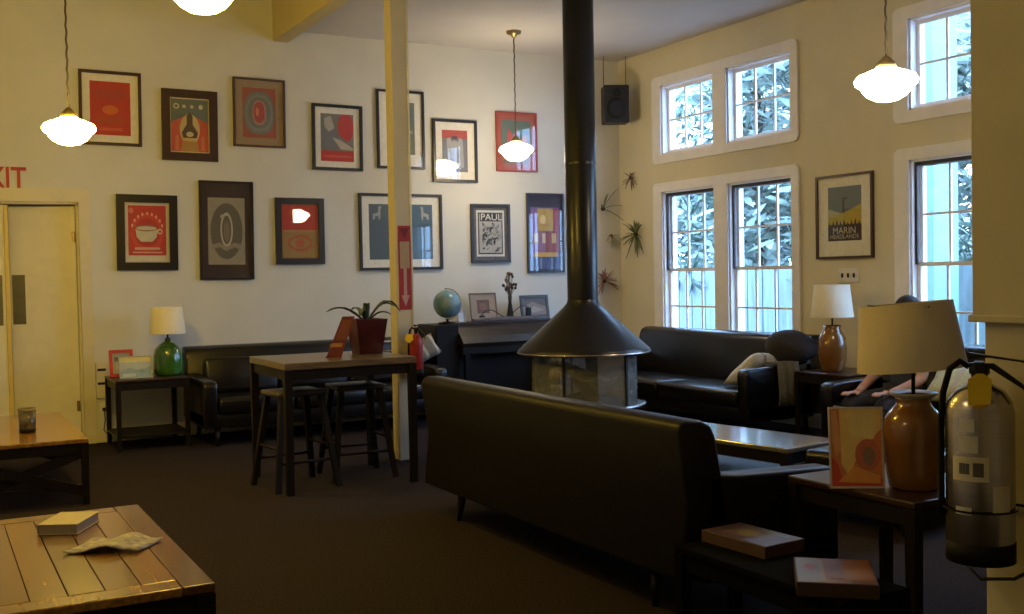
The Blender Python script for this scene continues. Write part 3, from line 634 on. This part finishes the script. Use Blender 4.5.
# ------------------------------------------------------------------ things on the high table
pot = thing('potted_plant', 'burgundy square pot with long drooping leaves on the high table', 'plant', (-4.42, -2.98, .925))
b = MB(); q = .09; Q = .128; Hh = .268
for (a, c_, z0, z1) in ((q, Q, 0, Hh),):
    v0 = [b.bm.verts.new((x*a, y*a, z0)) for x, y in ((-1, -1), (1, -1), (1, 1), (-1, 1))]
    v1 = [b.bm.verts.new((x*c_, y*c_, z1)) for x, y in ((-1, -1), (1, -1), (1, 1), (-1, 1))]
    v2 = [b.bm.verts.new((x*(c_-.012), y*(c_-.012), z1)) for x, y in ((-1, -1), (1, -1), (1, 1), (-1, 1))]
    v3 = [b.bm.verts.new((x*(c_-.018), y*(c_-.018), z1-.03)) for x, y in ((-1, -1), (1, -1), (1, 1), (-1, 1))]
    b._f(v0[::-1])
    for A, B in ((v0, v1), (v1, v2), (v2, v3)):
        for k in range(4): b._f([A[k], A[(k+1) % 4], B[(k+1) % 4], B[k]])
b.build('pot', burg, pot, bevel=.004)
MB().box(-.108, .108, -.108, .108, Hh-.05, Hh-.028).build('soil', soil, pot)
def leaf(parent, pts, w, mt=leaf_m, name='leaf'):
    b = MB(); pts = [Vector(p) for p in pts]; n = len(pts); L = []
    for i, p in enumerate(pts):
        d = (pts[min(i+1, n-1)]-pts[max(i-1, 0)]).normalized(); sd = d.cross(Vector((0, 0, 1)))
        if sd.length < .1: sd = Vector((1, 0, 0))
        sd.normalize(); nn = sd.cross(d); ww = w*math.sin(PI*min(1, (i+.35)/(n-.4)))**.7 if i < n-1 else .001
        L.append([b.bm.verts.new(p-sd*ww+nn*ww*.3), b.bm.verts.new(p-nn*.002), b.bm.verts.new(p+sd*ww+nn*ww*.3)])
    for A, B in zip(L, L[1:]): b._f([A[0], A[1], B[1], B[0]], True); b._f([A[1], A[2], B[2], B[1]], True)
    o = b.build(name, mt, parent, recalc=False); s_ = o.modifiers.new('solid', 'SOLIDIFY'); s_.thickness = .003
    return o
def arc(dx_, dy_, rise, droop, n=8, z0=.235):
    return [(dx_*t, dy_*t, z0+rise*math.sin(min(1, t*1.25)*PI/2)-droop*max(0, t-.45)**2) for t in [k/(n-1) for k in range(n)]]
for dx_, dy_, r_, dp, w in ((-.34, -.06, .16, .12, .022), (-.12, -.18, .14, .2, .02), (.22, -.05, .19, .12, .024), (.30, .04, .22, .35, .020), (.16, -.12, .11, .1, .02), (-.08, .12, .15, .1, .018), (-.03, -.1, .18, .0, .02), (.05, .17, .14, .2, .02)):
    leaf(pot, arc(dx_, dy_, r_*.85, dp), w*1.3)
mn = thing('menu_stand', 'tilted red menu board standing left of the burgundy pot on the high table', 'menu', (-4.755, -3.20, .925), math.radians(-18))
mred = mat('red_board', (.13, .02, .015), .5, var=.2, scale=14)
MB().prism([(-.065, .0), (.045, .0), (.15, .30), (.06, .30)], -.012, .012).build('panel', mred, mn)
MB().prism([(-.040, .075), (.05, .075), (.06, .105), (-.03, .105)], -.0135, -.0122).build('caption_strip', cm((.35, .16, .06)), mn)
MB().prism([(.01, .13), (.08, .13), (.13, .275), (.062, .275)], -.0135, -.0122).build('picture', cm((.18, .05, .03)), mn)
MB().box(-.07, .05, -.012, .045, 0, .008).build('foot', mred, mn)
rd = thing('candle_holder', 'small bright red votive glass right of the burgundy pot', 'candle holder', (-4.27, -2.86, .925))
MB().lathe([(.002, 0), (.028, 0), (.034, .05), (.031, .05), (.026, .006), (.002, .006)], 20).build('cup', mat('red_glass', (.6, .04, .02), .1, coat=1), rd)
MB().lathe([(.002, .007), (.022, .007), (.022, .03), (.002, .032)], 16).build('candle', paper, rd)

# ------------------------------------------------------------------ sideboard by the stove
sb = thing('sideboard', 'dark wooden sideboard with taller left end against the back wall', 'sideboard', (-2.1, -.30, 0))
MB().box(-.62, -.36, -.25, .24, .06, 1.0, bev=.006).build('end_cabinet', dark_wood, sb)
MB().box(-.36, .92, -.10, .24, .10, .985, bev=.006).build('body', dark_wood, sb)
MB().prism([(-.12, .985), (-.12, .83), (-.34, .76), (-.36, .80), (-.30, .87), (-.20, .955)], -.36, .86, 'yz').build('fall_front', mat('worn_brown_veneer', (.022, .016, .014), .35, var=.3, scale=5, stretch=(1, 8, 8)), sb)
MB().box(-.36, .86, -.34, -.10, .68, .755, bev=.005).build('key_shelf', dark_wood, sb)
for x in (-.30, .80): MB().sq((x, -.31, 0), (x, -.31, .68), .05, .06).build('leg', dark_wood, sb)
MB().box(-.36, .98, -.12, .25, .986, 1.01, bev=.004).build('top', red_wood, sb)
zt = 1.011
gb = thing('globe', 'blue-green terrestrial globe on a dark stand at the left end of the sideboard', 'globe', (-2.50, -.36, 1.0))
gmat = bpy.data.materials.new('globe_map'); gmat.use_nodes = True; nt = gmat.node_tree; bs = nt.nodes['Principled BSDF']; bs.inputs['Roughness'].default_value = .25
tc = nt.nodes.new('ShaderNodeTexCoord'); nz = nt.nodes.new('ShaderNodeTexNoise'); nz.inputs['Scale'].default_value = 9; rp = nt.nodes.new('ShaderNodeValToRGB')
rp.color_ramp.elements[0].position = .52; rp.color_ramp.elements[0].color = (.14, .26, .33, 1); rp.color_ramp.elements[1].position = .56; rp.color_ramp.elements[1].color = (.22, .31, .30, 1)
nt.links.new(tc.outputs['Object'], nz.inputs[0]); nt.links.new(nz.outputs[0], rp.inputs[0]); nt.links.new(rp.outputs[0], bs.inputs[0])
MB().ell((0, 0, .215), (.150, .150, .150), 32, 20).build('sphere', gmat, gb)
MB().tube([(.0+.164*math.sin(a), 0, .215+.164*math.cos(a)) for a in [(-.15)+k*(PI+.3)/16 for k in range(17)]], .007, 8).build('meridian_arc', brass, gb)
MB().lathe([(.002, 0), (.10, 0), (.10, .012), (.05, .025), (.015, .03), (.012, .055)], 24).build('stand', dark_wood, gb)
def standing_pic(name, label, x0, x1, h, y, z, fcol, mcol, pics, fw_=.02, tilt=-.16, group=None, cat='picture'):
    w = x1-x0; t = thing(name, label, cat, ((x0+x1)/2, y, z), 0, group, rot=(tilt, 0, 0))
    plate('frame', rect(-w/2, w/2, 0, h), [rect(-w/2+fw_, w/2-fw_, fw_, h-fw_)], .016, cm(fcol, .4), t, at=-.008)
    b = MB(); b.m(cm(mcol)).box(-w/2+fw_, w/2-fw_, -.006, 0, fw_, h-fw_)
    for i, (poly, c) in enumerate(pics):
        b.m(cm(c)); b._f([b.bm.verts.new((-w/2+fw_+(w-2*fw_)*a, -.0065-.0004*i, fw_+(h-2*fw_)*q_)) for a, q_ in poly])
    b.build('print', None, t, recalc=False)
    MB().prism([(0, h*.55), (.0, h*.6), (-h*tilt*1.4, .002), (-h*tilt*1.4-.01, .002)], -.02, .02, 'yz').build('easel_back', cm(fcol, .6), t)
    return t
standing_pic('standing_picture', 'tan picture with a dark square standing on the sideboard right of the globe', -2.16, -1.83, .31, -.24, zt, (.16, .10, .06), (.32, .24, .17), [Rr(.25, .25, .75, .78, (.14, .07, .045)), Rr(.35, .38, .65, .65, (.20, .10, .06))], .012)
standing_pic('framed_photograph', 'black framed photograph on the sideboard next to the dried flowers', -1.54, -1.175, .27, -.26, zt, BLK, (.10, .09, .09), [G([(0, .1), (0, .5), (.4, .8), (1, .5), (1, .1)], (.22, .18, .17)), G([(.1, .3), (.5, .55), (.9, .35), (.5, .2)], (.34, .28, .26))], .03)
standing_pic('greeting_card', 'small white card standing beside the globe', -2.345, -2.26, .13, -.30, zt, (.5, .52, .58), (.55, .58, .66), [], .006, cat='card')
rn = tag(MB().prism([(-2.2, zt), (-2.2, zt+.03), (-1.9, zt+.045), (-1.5, zt+.04), (-1.4, zt)], -.40, -.33).build('folded_cloth', mat('mauve_grey_cloth', (.12, .105, .12), .9, var=.15, scale=30), None, bevel=.01), 'long folded grey cloth along the front of the sideboard top', 'cloth')
vs = thing('dried_flower_vase', 'slim dark vase of dried flowers standing on the sideboard', 'vase', (-1.69, -.28, zt))
MB().lathe([(.002, 0), (.035, 0), (.04, .04), (.03, .12), (.018, .2), (.024, .27), (.020, .27), (.014, .2), (.002, .05)], 20).build('vase', iron, vs)
fl = MB(); rnd = random.Random(5); dryA = mat('dried_brown_flowers', (.09, .06, .045), .9, var=.4, scale=20); dryB = mat('pale_dried_flowers', (.30, .24, .21), .9, var=.3, scale=20)
for k in range(26):
    a, r_ = rnd.uniform(0, 2*PI), rnd.uniform(.01, .085); z = .34+rnd.uniform(0, .18)
    p = (r_*math.cos(a), r_*math.sin(a)*.6, z); fl.m(dryA).tube([(0, 0, .24), (p[0]*.4, p[1]*.4, .30), p], .0022, 5)
    fl.m(rnd.choice([dryA, dryA, dryB])).ell(p, (.016, .016, .02), 7, 5)
fl.build('dried_flowers', None, vs)
cw = thing('wire_ornament', 'curling dark wire ornament on the sideboard between the pictures', 'ornament', (-1.80, -.365, zt+.045))
MB().tube([(-.30+.6*t+.0, .0, .02+.05*math.sin(t*9)+.05*t) for t in [k/24 for k in range(25)]], .005, 6).build('wire', iron, cw)
MB().box(-.31, -.26, -.02, .02, 0, .02).box(.27, .32, -.02, .02, 0, .09).build('feet', iron, cw)

# ------------------------------------------------------------------ lamps on tables
def table_lamp(label, loc, rz, prof, body, shade, sr0, sr1, z0, z1, tilt=(0, 0), lip=None, name='table_lamp'):
    t = thing(name, label, 'lamp', loc, rz)
    MB().lathe(prof, 40).build('lamp_base', body, t)
    if lip: tag(MB().lathe(lip, 40).build('rim', mat('pale_glaze_rim', (.42, .36, .30), .3), t), 'pale rim of the jar')
    zt_ = prof[-1][1]
    MB().tube([(0, 0, zt_-.01), (0, 0, z1-.03)], .008, 8).build('stem', iron, t)
    s_ = MB(); s_.lathe([(sr1, z0), (sr0, z1), (sr0-.004, z1), (sr1-.004, z0), (sr1, z0)], 48)
    so = s_.build('lamp_shade', shade, t); 
    sp = MB()
    for k in range(3): sp.tube([(0, 0, z1-.03), ((sr0-.003)*math.cos(k*2.1), (sr0-.003)*math.sin(k*2.1), z1-.01)], .003, 5)
    sp.build('spider', iron, t)
    if tilt != (0, 0):
        m = Matrix.Translation((0, 0, z0-.06)) @ Matrix.Rotation(tilt[0], 4, 'X') @ Matrix.Rotation(tilt[1], 4, 'Y') @ Matrix.Translation((0, 0, -z0+.06))
        so.matrix_local = m
    return t
table_lamp('orange-brown glazed jar lamp with wide beige shade on the right foreground side table', (-3.875, -7.745, .60), 0,
           [(.002, 0), (.088, 0), (.100, .012), (.112, .08), (.119, .18), (.121, .25), (.114, .285), (.092, .318), (.070, .342), (.066, .362), (.072, .375), (.062, .375), (.055, .36)], amber_gl, shade_beige, .182, .215, .488, .758, tilt=(-.071, -.045), lip=[(.073, .373), (.094, .387), (.092, .395), (.062, .385)])
table_lamp('orange-brown jar lamp with pale shade in the corner between window sofas', (-.50, -3.94, .62), 0,
           [(.002, 0), (.085, 0), (.095, .01), (.118, .10), (.122, .2), (.112, .29), (.085, .34), (.068, .37), (.076, .40), (.055, .40)], amber_gl, shade_white, .15, .182, .47, .75)
table_lamp('green glass bottle lamp with white drum shade on the end table near the door', (-5.42, -.42, .64), 0,
           [(.002, 0), (.115, 0), (.132, .015), (.138, .06), (.135, .18), (.12, .24), (.08, .285), (.03, .31), (.022, .345), (.002, .35)], green_gl, shade_white, .142, .162, .385, .635, name='table_lamp')

# end table items near door
standing_pic('red_picture_frame', 'small red framed card standing on the end table near the door', -5.93, -5.72, .25, -.34, .64, (.50, .035, .03), (.34, .33, .28), [Rr(.1, .6, .9, .8, (.12, .12, .12)), Rr(.15, .2, .85, .5, (.42, .40, .34))], .028, cat='picture frame')
standing_pic('postcard_display', 'pale landscape card leaning in front of the red frame near the door', -5.885, -5.60, .20, -.60, .64, (.48, .46, .38), (.40, .44, .40), [Rr(0, .75, 1, 1, (.62, .54, .22)), G([(0, 0), (0, .3), (.3, .5), (.6, .35), (1, .5), (1, 0)], (.26, .36, .38)), Rr(.1, .05, .5, .2, (.45, .5, .48)), E(.7, .3, .12, .1, (.2, .3, .32))], .006, cat='card')

# card by the jar lamp
cdt = thing('menu_card', 'upright red and yellow printed card in a clear holder beside the orange jar lamp', 'card', (-4.065, -7.62, .60), math.radians(-33), rot=(-.10, 0, math.radians(-33)))
w_, h_ = .205, .325
b = MB(); art = [Rr(0, 0, 1, 1, (0.675, 0.216, 0.081)), G([(.18, 1), (1, 1), (1, .75), (.55, .45), (.35, .15), (.2, .3)], (0.850, 0.594, 0.216)), G([(.3, .95), (.92, .95), (.85, .62), (.4, .66)], (0.850, 0.675, 0.297)), G([(0, 0), (0, .4), (.14, .3), (.2, .1), (.5, .2), (1, .12), (1, 0)], (0.621, 0.068, 0.047)), E(.72, .42, .25, .2, (0.567, 0.162, 0.095)), E(.74, .40, .12, .12, (0.297, 0.176, 0.135)), G([(.12, .08), (.45, .28), (.95, .16), (.95, .06)], (0.837, 0.351, 0.095)), G([(.02, .98), (.12, .98), (.2, .5), (.1, .4), (.02, .6)], (0.756, 0.351, 0.162))]
for i, (poly, c) in enumerate(art):
    b.m(cm(c)); b._f([b.bm.verts.new((-w_/2+w_*a, -.0052-.0004*i, h_*q_)) for a, q_ in poly])
b.build('printed_card', None, cdt, recalc=False)
plate('border', rect(-w_/2-.008, w_/2+.008, -.0, h_+.008), [rect(-w_/2, w_/2, .008, h_)], .006, cm((.62, .54, .50)), cdt, at=-.006)
MB().box(-w_/2-.008, w_/2+.008, -.002, 0, 0, h_+.008).box(-w_/2-.008, w_/2+.008, .0, .07, 0, .004).build('holder', clear_glass, cdt)

# two boxed games on the bench
def flatbox(label, loc, rz, w, d, h, cols, art, grp='boxes on the low bench'):
    t = thing('game_box', label, 'box', loc, rz, grp)
    MB().box(-w/2, w/2, -d/2, d/2, 0, h, bev=.003).build('box_body', cm(cols[0]), t)
    b = MB()
    for i, (poly, c) in enumerate(art):
        b.m(cm(c, .35)); b._f([b.bm.verts.new((-w/2+.006+(w-.012)*a, -d/2+.006+(d-.012)*q_, h+.0006+.0004*i)) for a, q_ in poly])
    b.build('lid_print', None, t, recalc=False)
flatbox('flat reddish box with yellow picture on top, at the bench end nearer the sofa', (-4.49, -7.46, .385), math.radians(4), .22, .36, .05, [(.07, .032, .02)], [Rr(0, 0, 1, 1, (.08, .03, .02)), Rr(.2, .2, .85, .8, (.12, .07, .02)), E(.5, .55, .22, .15, (.20, .14, .03)), Rr(.75, .1, .95, .6, (.14, .15, .12))])
flatbox('flat orange and red illustrated box at the bench end nearer the viewer', (-4.61, -8.03, .385), math.radians(-41.5), .27, .33, .05, [(.035, .015, .01)], [Rr(0, 0, 1, 1, (.15, .045, .025)), Rr(0, 0, .3, 1, (.13, .11, .13)), Rr(.3, .05, .36, .95, (.2, .15, .09)), E(.18, .62, .08, .14, (.22, .03, .03)), Rr(.62, .1, .95, .9, (.2, .08, .025)), G([(.4, .2), (.6, .15), (.6, .8), (.42, .7)], (.1, .03, .025))])

# ------------------------------------------------------------------ things on coffee tables
bk = thing('book', 'thick closed pale-covered book on the foreground coffee table', 'book', (-6.89, -5.83, .45), math.radians(-28))
MB().box(-.085, .085, -.125, .125, 0, .004, bev=.001).box(-.085, .085, -.125, .125, .040, .044, bev=.001).box(-.085, -.081, -.125, .125, 0, .044).build('cover', cm((.46, .38, .22)), bk)
MB().box(-.08, .081, -.12, .12, .004, .040).build('pages', cm((.30, .24, .17)), bk)
mg = thing('magazine', 'open crumpled magazine lying on the foreground coffee table', 'magazine', (-6.775, -6.30, .451), math.radians(-38))
b = MB(); gm = [cm((.30, .28, .26)), cm((.42, .38, .30)), cm((.20, .19, .22)), cm((.36, .27, .20))]
n = 12; g = {}
for i in range(n+1):
    for j in range(9):
        x = -.145+.29*i/n; y = -.105+.21*j/8
        z = .006+.028*math.exp(-((x-.02)/.06)**2)+.012*math.sin(x*22+y*9)**2*(abs(x)/.145)
        g[i, j] = b.bm.verts.new((x, y+.02*math.sin(x*9), z))
rnd = random.Random(9)
for i in range(n):
    for j in range(8): b.m(gm[rnd.choice([0, 0, 1, 1, 2, 3])]); b._f([g[i, j], g[i+1, j], g[i+1, j+1], g[i, j+1]], True)
o = b.build('open_pages', None, mg, recalc=False); o.modifiers.new('s', 'SOLIDIFY').thickness = .005
cp = thing('dark_cup', 'dark patterned cup standing on the coffee table near the door', 'cup', (-6.79, -2.42, .45))
MB().lathe([(.002, 0), (.048, 0), (.055, .03), (.060, .17), (.056, .17), (.050, .03), (.002, .02)], 28).build('cup', mat('dark_mottled_glass', (.035, .03, .028), .15, col2=(.16, .13, .09), scale=18), cp)
MB().lathe([(.0605, .155), (.0620, .160), (.0620, .172), (.0605, .174)], 28).build('rim', cm((.25, .2, .12)), cp)
MB().lathe([(.049, .004), (.056, .004), (.057, .03), (.056, .032)], 28).build('base_band', iron, cp)

# ------------------------------------------------------------------ wall fittings
gr = thing('wall_heater_panel', 'narrow white wall panel with two dark slots beside the door', 'panel', (-5.955, -.002, .42))
MB().box(-.055, .055, -.02, 0, 0, .34, bev=.004).build('cover', trim_c, gr)
for z in (.27, .14): MB().box(-.04, .035, -.0215, -.0195, z-.012, z+.012).build('slot', black_pl, gr)
ol = thing('wall_outlet', 'white wall outlet with a plugged cord below the slotted panel', 'outlet', (-5.945, -.002, .27))
MB().box(-.035, .035, -.006, 0, 0, .11, bev=.002).build('cover_plate', white_pl, ol)
MB().box(-.015, .015, -.03, -.006, .03, .06, bev=.003).build('plug', black_pl, ol)
MB().tube([(0, -.025, .03), (.005, -.03, -.05), (-.01, -.03, -.15), (.06, -.04, -.24)], .004, 6).build('cord', rubber, ol)
th_ = thing('thermostat_plate', 'small white switch plates on the wall below the MARIN poster', 'switch', (-.002, -3.66, 1.38), -PI/2)
MB().box(-.12, .12, -.012, 0, 0, .13, bev=.003).build('cover_plate', white_pl, th_)
for x in (-.07, .0, .07): MB().box(x-.01, x+.01, -.02, -.012, .045, .085, bev=.002).build('toggle', iron, th_)

# speaker
sp = thing('wall_speaker', 'black loudspeaker hanging by chains in the corner by the windows', 'speaker', (-.28, -.34, 3.25), math.radians(-24))
MB().box(-.145, .145, -.12, .12, 0, .43, bev=.01).build('cabinet', black_pl, sp)
MB().lathe([(.105, 0), (.115, .006), (.105, .012), (.03, -.02)], 28).build('woofer_ring', iron, sp)
sp.children[-1].rotation_euler = (PI/2, 0, 0); sp.children[-1].location = (0, -.121, .16)
w2 = MB().lathe([(.03, 0), (.04, .006), (.03, .01), (.002, .002)], 20).build('tweeter', iron, sp); w2.rotation_euler = (PI/2, 0, 0); w2.location = (0, -.121, .34)
for x in (-.13, .13): MB().tube([(x, 0, .43), (x, 0, HC-3.27)], .004, 6).build('chain', iron, sp)

# air plants on the wall
def airplant(label, loc, nrm, n, L, mt, w=.008, seed=1, up=.2, name='air_plant', cat='plant'):
    t = thing(name, label, cat, loc); rnd = random.Random(seed)
    nrm = Vector(nrm)
    MB().ell(tuple(nrm*.03), (.028, .028, .028), 10, 6).build('root_ball', dryA, t)
    for k in range(n):
        d = Vector((rnd.gauss(0, 1), rnd.gauss(0, 1), rnd.gauss(0, 1)+up)).normalized()
        if d.dot(nrm) < .05: d = (d-nrm*(d.dot(nrm)-.12)).normalized()
        l = L*rnd.uniform(.6, 1.1); c0 = nrm*.03
        pts = [c0+d*l*s_+Vector((0, 0, -.25*l*s_*s_)) for s_ in (0, .25, .5, .75, 1)]
        leaf(t, pts, w, mt)
    return t
airplant('large spiky green air plant mounted beside the window', (-.003, -.36, 1.96), (-1, 0, 0), 30, .24, leaf_l, .011, 2)
airplant('small reddish spiky air plant mounted high beside the window', (-.003, -.28, 2.63), (-1, 0, 0), 16, .15, mat('rusty_leaf', (.20, .13, .09), .6), .007, 4)
airplant('tall upright twig plant on the wall just right of the stovepipe', (-.27, -.003, 2.28), (0, -1, 0), 7, .36, leaf_l, .009, 8, up=1.6)
airplant('pale dried flower bunch on the wall right of the stovepipe', (-.27, -.003, 1.42), (0, -1, 0), 24, .2, mat('pink_dried_petals', (.30, .17, .16), .8), .011, 5, name='dried_flower_bunch')
airplant('pale curled shell-like plant below the twig plant by the stovepipe', (-.16, -.003, 1.95), (0, -1, 0), 8, .14, mat('pale_husk', (.42, .38, .30), .8), .012, 12, up=-.5)

# ------------------------------------------------------------------ person on the far right sofa
pr = thing('person', 'person with dark hair and bare forearm seated on the sofa behind the big lampshade', 'person', (-.60, -4.86, .37))
def skinned(name, pts, edges, rads, mt, parent, subs=2, root=0):
    me = bpy.data.meshes.new(name); me.from_pydata(pts, edges, [])
    o = bpy.data.objects.new(name, me); COL.objects.link(o); me.materials.append(mt)
    if parent is not None: o.parent = parent
    sk = o.modifiers.new('skin', 'SKIN'); sk.use_smooth_shade = True
    for v, r in zip(me.skin_vertices[0].data, rads): v.radius = (r, r) if not isinstance(r, tuple) else r; v.use_root = False
    me.skin_vertices[0].data[root].use_root = True
    o.modifiers.new('sub', 'SUBSURF').render_levels = subs
    return o
P_ = [(0, 0, .11), (-.02, 0, .26), (-.01, 0, .44), (0, 0, .57), (-.01, 0, .66), (-.03, 0, .76), (-.03, 0, .82),
      (-.02, .17, .52), (-.10, .24, .30), (-.32, .20, .18), (-.38, .18, .16),
      (-.02, -.17, .52), (-.13, -.23, .27), (-.37, -.18, .19), (-.42, -.17, .185),
      (-.02, .10, .10), (-.47, .20, .09), (-.50, .20, -.16), (-.48, .20, -.30),
      (-.02, -.10, .10), (-.47, -.14, .09), (-.50, -.14, -.16), (-.48, -.14, -.30)]
Ed = [(0, 1), (1, 2), (2, 3), (3, 4), (4, 5), (5, 6), (3, 7), (7, 8), (8, 9), (9, 10), (3, 11), (11, 12), (12, 13), (13, 14), (0, 15), (15, 16), (16, 17), (17, 18), (0, 19), (19, 20), (20, 21), (21, 22)]
Rd = [(.14, .11), (.12, .10), (.15, .10), (.11, .08), .05, (.075, .09), (.07, .08), .055, .046, .034, .028, .055, .048, .036, .029, .085, .055, .045, .035, .085, .055, .045, .035]
skinned('body', P_, Ed, Rd, skin, pr)
skinned('shirt', [(0, 0, .14), (-.02, 0, .26), (-.01, 0, .44), (0, 0, .57), (-.02, .17, .52), (-.08, .22, .36), (-.02, -.17, .52), (-.09, -.21, .36)], [(0, 1), (1, 2), (2, 3), (3, 4), (4, 5), (3, 6), (6, 7)], [(.17, .13), (.15, .12), (.17, .12), (.12, .09), .07, .060, .07, .060], cloth_blue, pr)
skinned('trousers', [(0, 0, .12), (-.02, .10, .11), (-.47, .20, .09), (-.50, .20, -.16), (-.48, .20, -.34), (-.02, -.10, .11), (-.47, -.14, .09), (-.50, -.14, -.16), (-.48, -.14, -.34)], [(0, 1), (1, 2), (2, 3), (3, 4), (0, 5), (5, 6), (6, 7), (7, 8)], [(.15, .12), .10, .072, .06, .055, .10, .072, .06, .055], cloth_dk, pr)
hr = MB().ell((-.015, 0, .815), (.105, .098, .105), 24, 14).ell((.03, 0, .76), (.08, .09, .10), 20, 12).build('hair', hair_m, pr)
fc = MB().ell((-.145, 0, .745), (.016, .013, .022), 10, 8).build('nose', skin, pr)
for s_ in (-1, 1):
    MB().ell((-.122, s_*.035, .775), (.010, .014, .008), 10, 6).build('eye', cm((.5, .5, .5)), pr)
    MB().ell((-.03, s_*.09, .76), (.02, .012, .03), 10, 6).build('ear', skin, pr)
MB().ell((-.122, 0, .700), (.010, .026, .007), 12, 6).build('mouth', cm((.35, .12, .1)), pr)
for s_, hx, hy, hz in ((1, -.38, .18, .16), (-1, -.42, -.17, .185)):
    pts = [(hx, hy, hz), (hx-.07, hy-s_*.01, hz)]; ed = [(0, 1)]; rd_ = [.026, (.036, .014)]
    for f, (dy_, l) in enumerate(((-.030, .07), (-.010, .08), (.011, .075), (.030, .06))):
        i0 = len(pts); pts += [(hx-.085, hy+dy_, hz+.002), (hx-.085-l*.5, hy+dy_*1.1, hz+.004), (hx-.085-l, hy+dy_*1.1, hz-.012)]; ed += [(1, i0), (i0, i0+1), (i0+1, i0+2)]; rd_ += [.0095, .009, .008]
    i0 = len(pts); pts += [(hx-.035, hy-s_*.04, hz), (hx-.075, hy-s_*.062, hz-.008)]; ed += [(0, i0), (i0, i0+1)]; rd_ += [.011, .009]
    skinned('hand', pts, ed, rd_, skin, pr, 1)
for hx, hy in ((-.48, .20), (-.48, -.14)):
    MB().box(hx-.20, hx+.05, hy-.045, hy+.045, -.37, -.29, bev=.03).build('shoe', black_pl, pr)

# ------------------------------------------------------------------ outside
st(MB().box(.25, 26, -24, 14, -.35, -.15).build('ground_outside', mat('pale_paving', (.22, .24, .25), .9, var=.2, scale=2)))
aqua = mat('pale_aqua_paint', (.20, .34, .31), .7, var=.05)
pp = tag(MB().box(2.2, 2.6, -2.75, -2.33, -.15, 6, bev=.01).build('porch_post', aqua), 'pale aqua post outside the right window', 'post')
fence_m = mat('weathered_pale_boards', (.15, .19, .20), .8, var=.25, scale=3, stretch=(4, 4, .4))
fc_ = thing('garden_fence', 'pale board fence standing outside the windows', 'fence', (3.0, -1, -.15))
f_ = MB()
for k in range(60): f_.box(0, .02, -9+k*.32, -9+k*.32+.30, 0, 1.7)
f_.build('boards', fence_m, fc_)
MB().box(.02, .06, -9, 10.2, .3, .38).box(.02, .06, -9, 10.2, 1.2, 1.28).build('rail', fence_m, fc_)
lfA = mat('garden_leaf', (.12, .18, .14), .5, var=.4, scale=1.5, col2=(.34, .42, .36), spec=.5)
bark = mat('tree_bark', (.10, .08, .06), .9, var=.4, scale=12)
def tree(label, loc, h, rx, n, seed, ls=.16, low=.5):
    t = thing('garden_tree', label, 'tree', loc, 0, 'trees outside the windows'); rnd = random.Random(seed)
    tr = MB().tube([(0, 0, 0), (.05, .1, h*.35), (-.05, 0, h*.7), (0, .05, h*.95)], [.12, .09, .06, .02], 10)
    cl = []
    for k in range(34):
        a = rnd.uniform(0, 2*PI); r_ = rx*math.sqrt(rnd.random()); z = rnd.uniform(low, h); c_ = Vector((r_*math.cos(a)*.7, r_*math.sin(a), z)); cl.append(c_)
        tr.tube([(0, 0, max(.3, z-.5)), tuple(c_)], [.03, .006], 5)
    tr.build('trunk', bark, t)
    f = MB()
    for k in range(n):
        c_ = rnd.choice(cl)+Vector((rnd.gauss(0, .32), rnd.gauss(0, .38), rnd.gauss(0, .32)))
        if c_.z < .15: continue
        d = Vector((rnd.gauss(0, 1), rnd.gauss(0, 1), rnd.gauss(0, 1))).normalized(); e = d.orthogonal().normalized(); s_ = ls*rnd.uniform(.5, 1.2)
        q_ = d.cross(e)
        f.quad(c_-d*s_, c_+e*s_*.3, c_+d*s_, c_-e*s_*.3)
    f.build('foliage', lfA, t, recalc=False)
tree('leafy tree filling the view through the left window pair', (4.9, 3.0, -.15), 5.6, 2.0, 6500, 1, .2)
tree('bushy tree behind the right half of the left window pair', (5.0, .2, -.15), 5.2, 1.7, 5000, 2, .2)
tree('tree with sky gaps seen through the right windows', (5.2, -2.4, -.15), 5.6, 1.2, 2600, 3, .2)
tree('taller tree behind the fence at the far left of the windows', (7.8, 7.0, -.15), 7.5, 2.6, 5000, 4, .28)
tree('tree behind the fence seen in the middle of the windows', (8.6, 2.6, -.15), 7.8, 2.4, 4000, 5, .28)
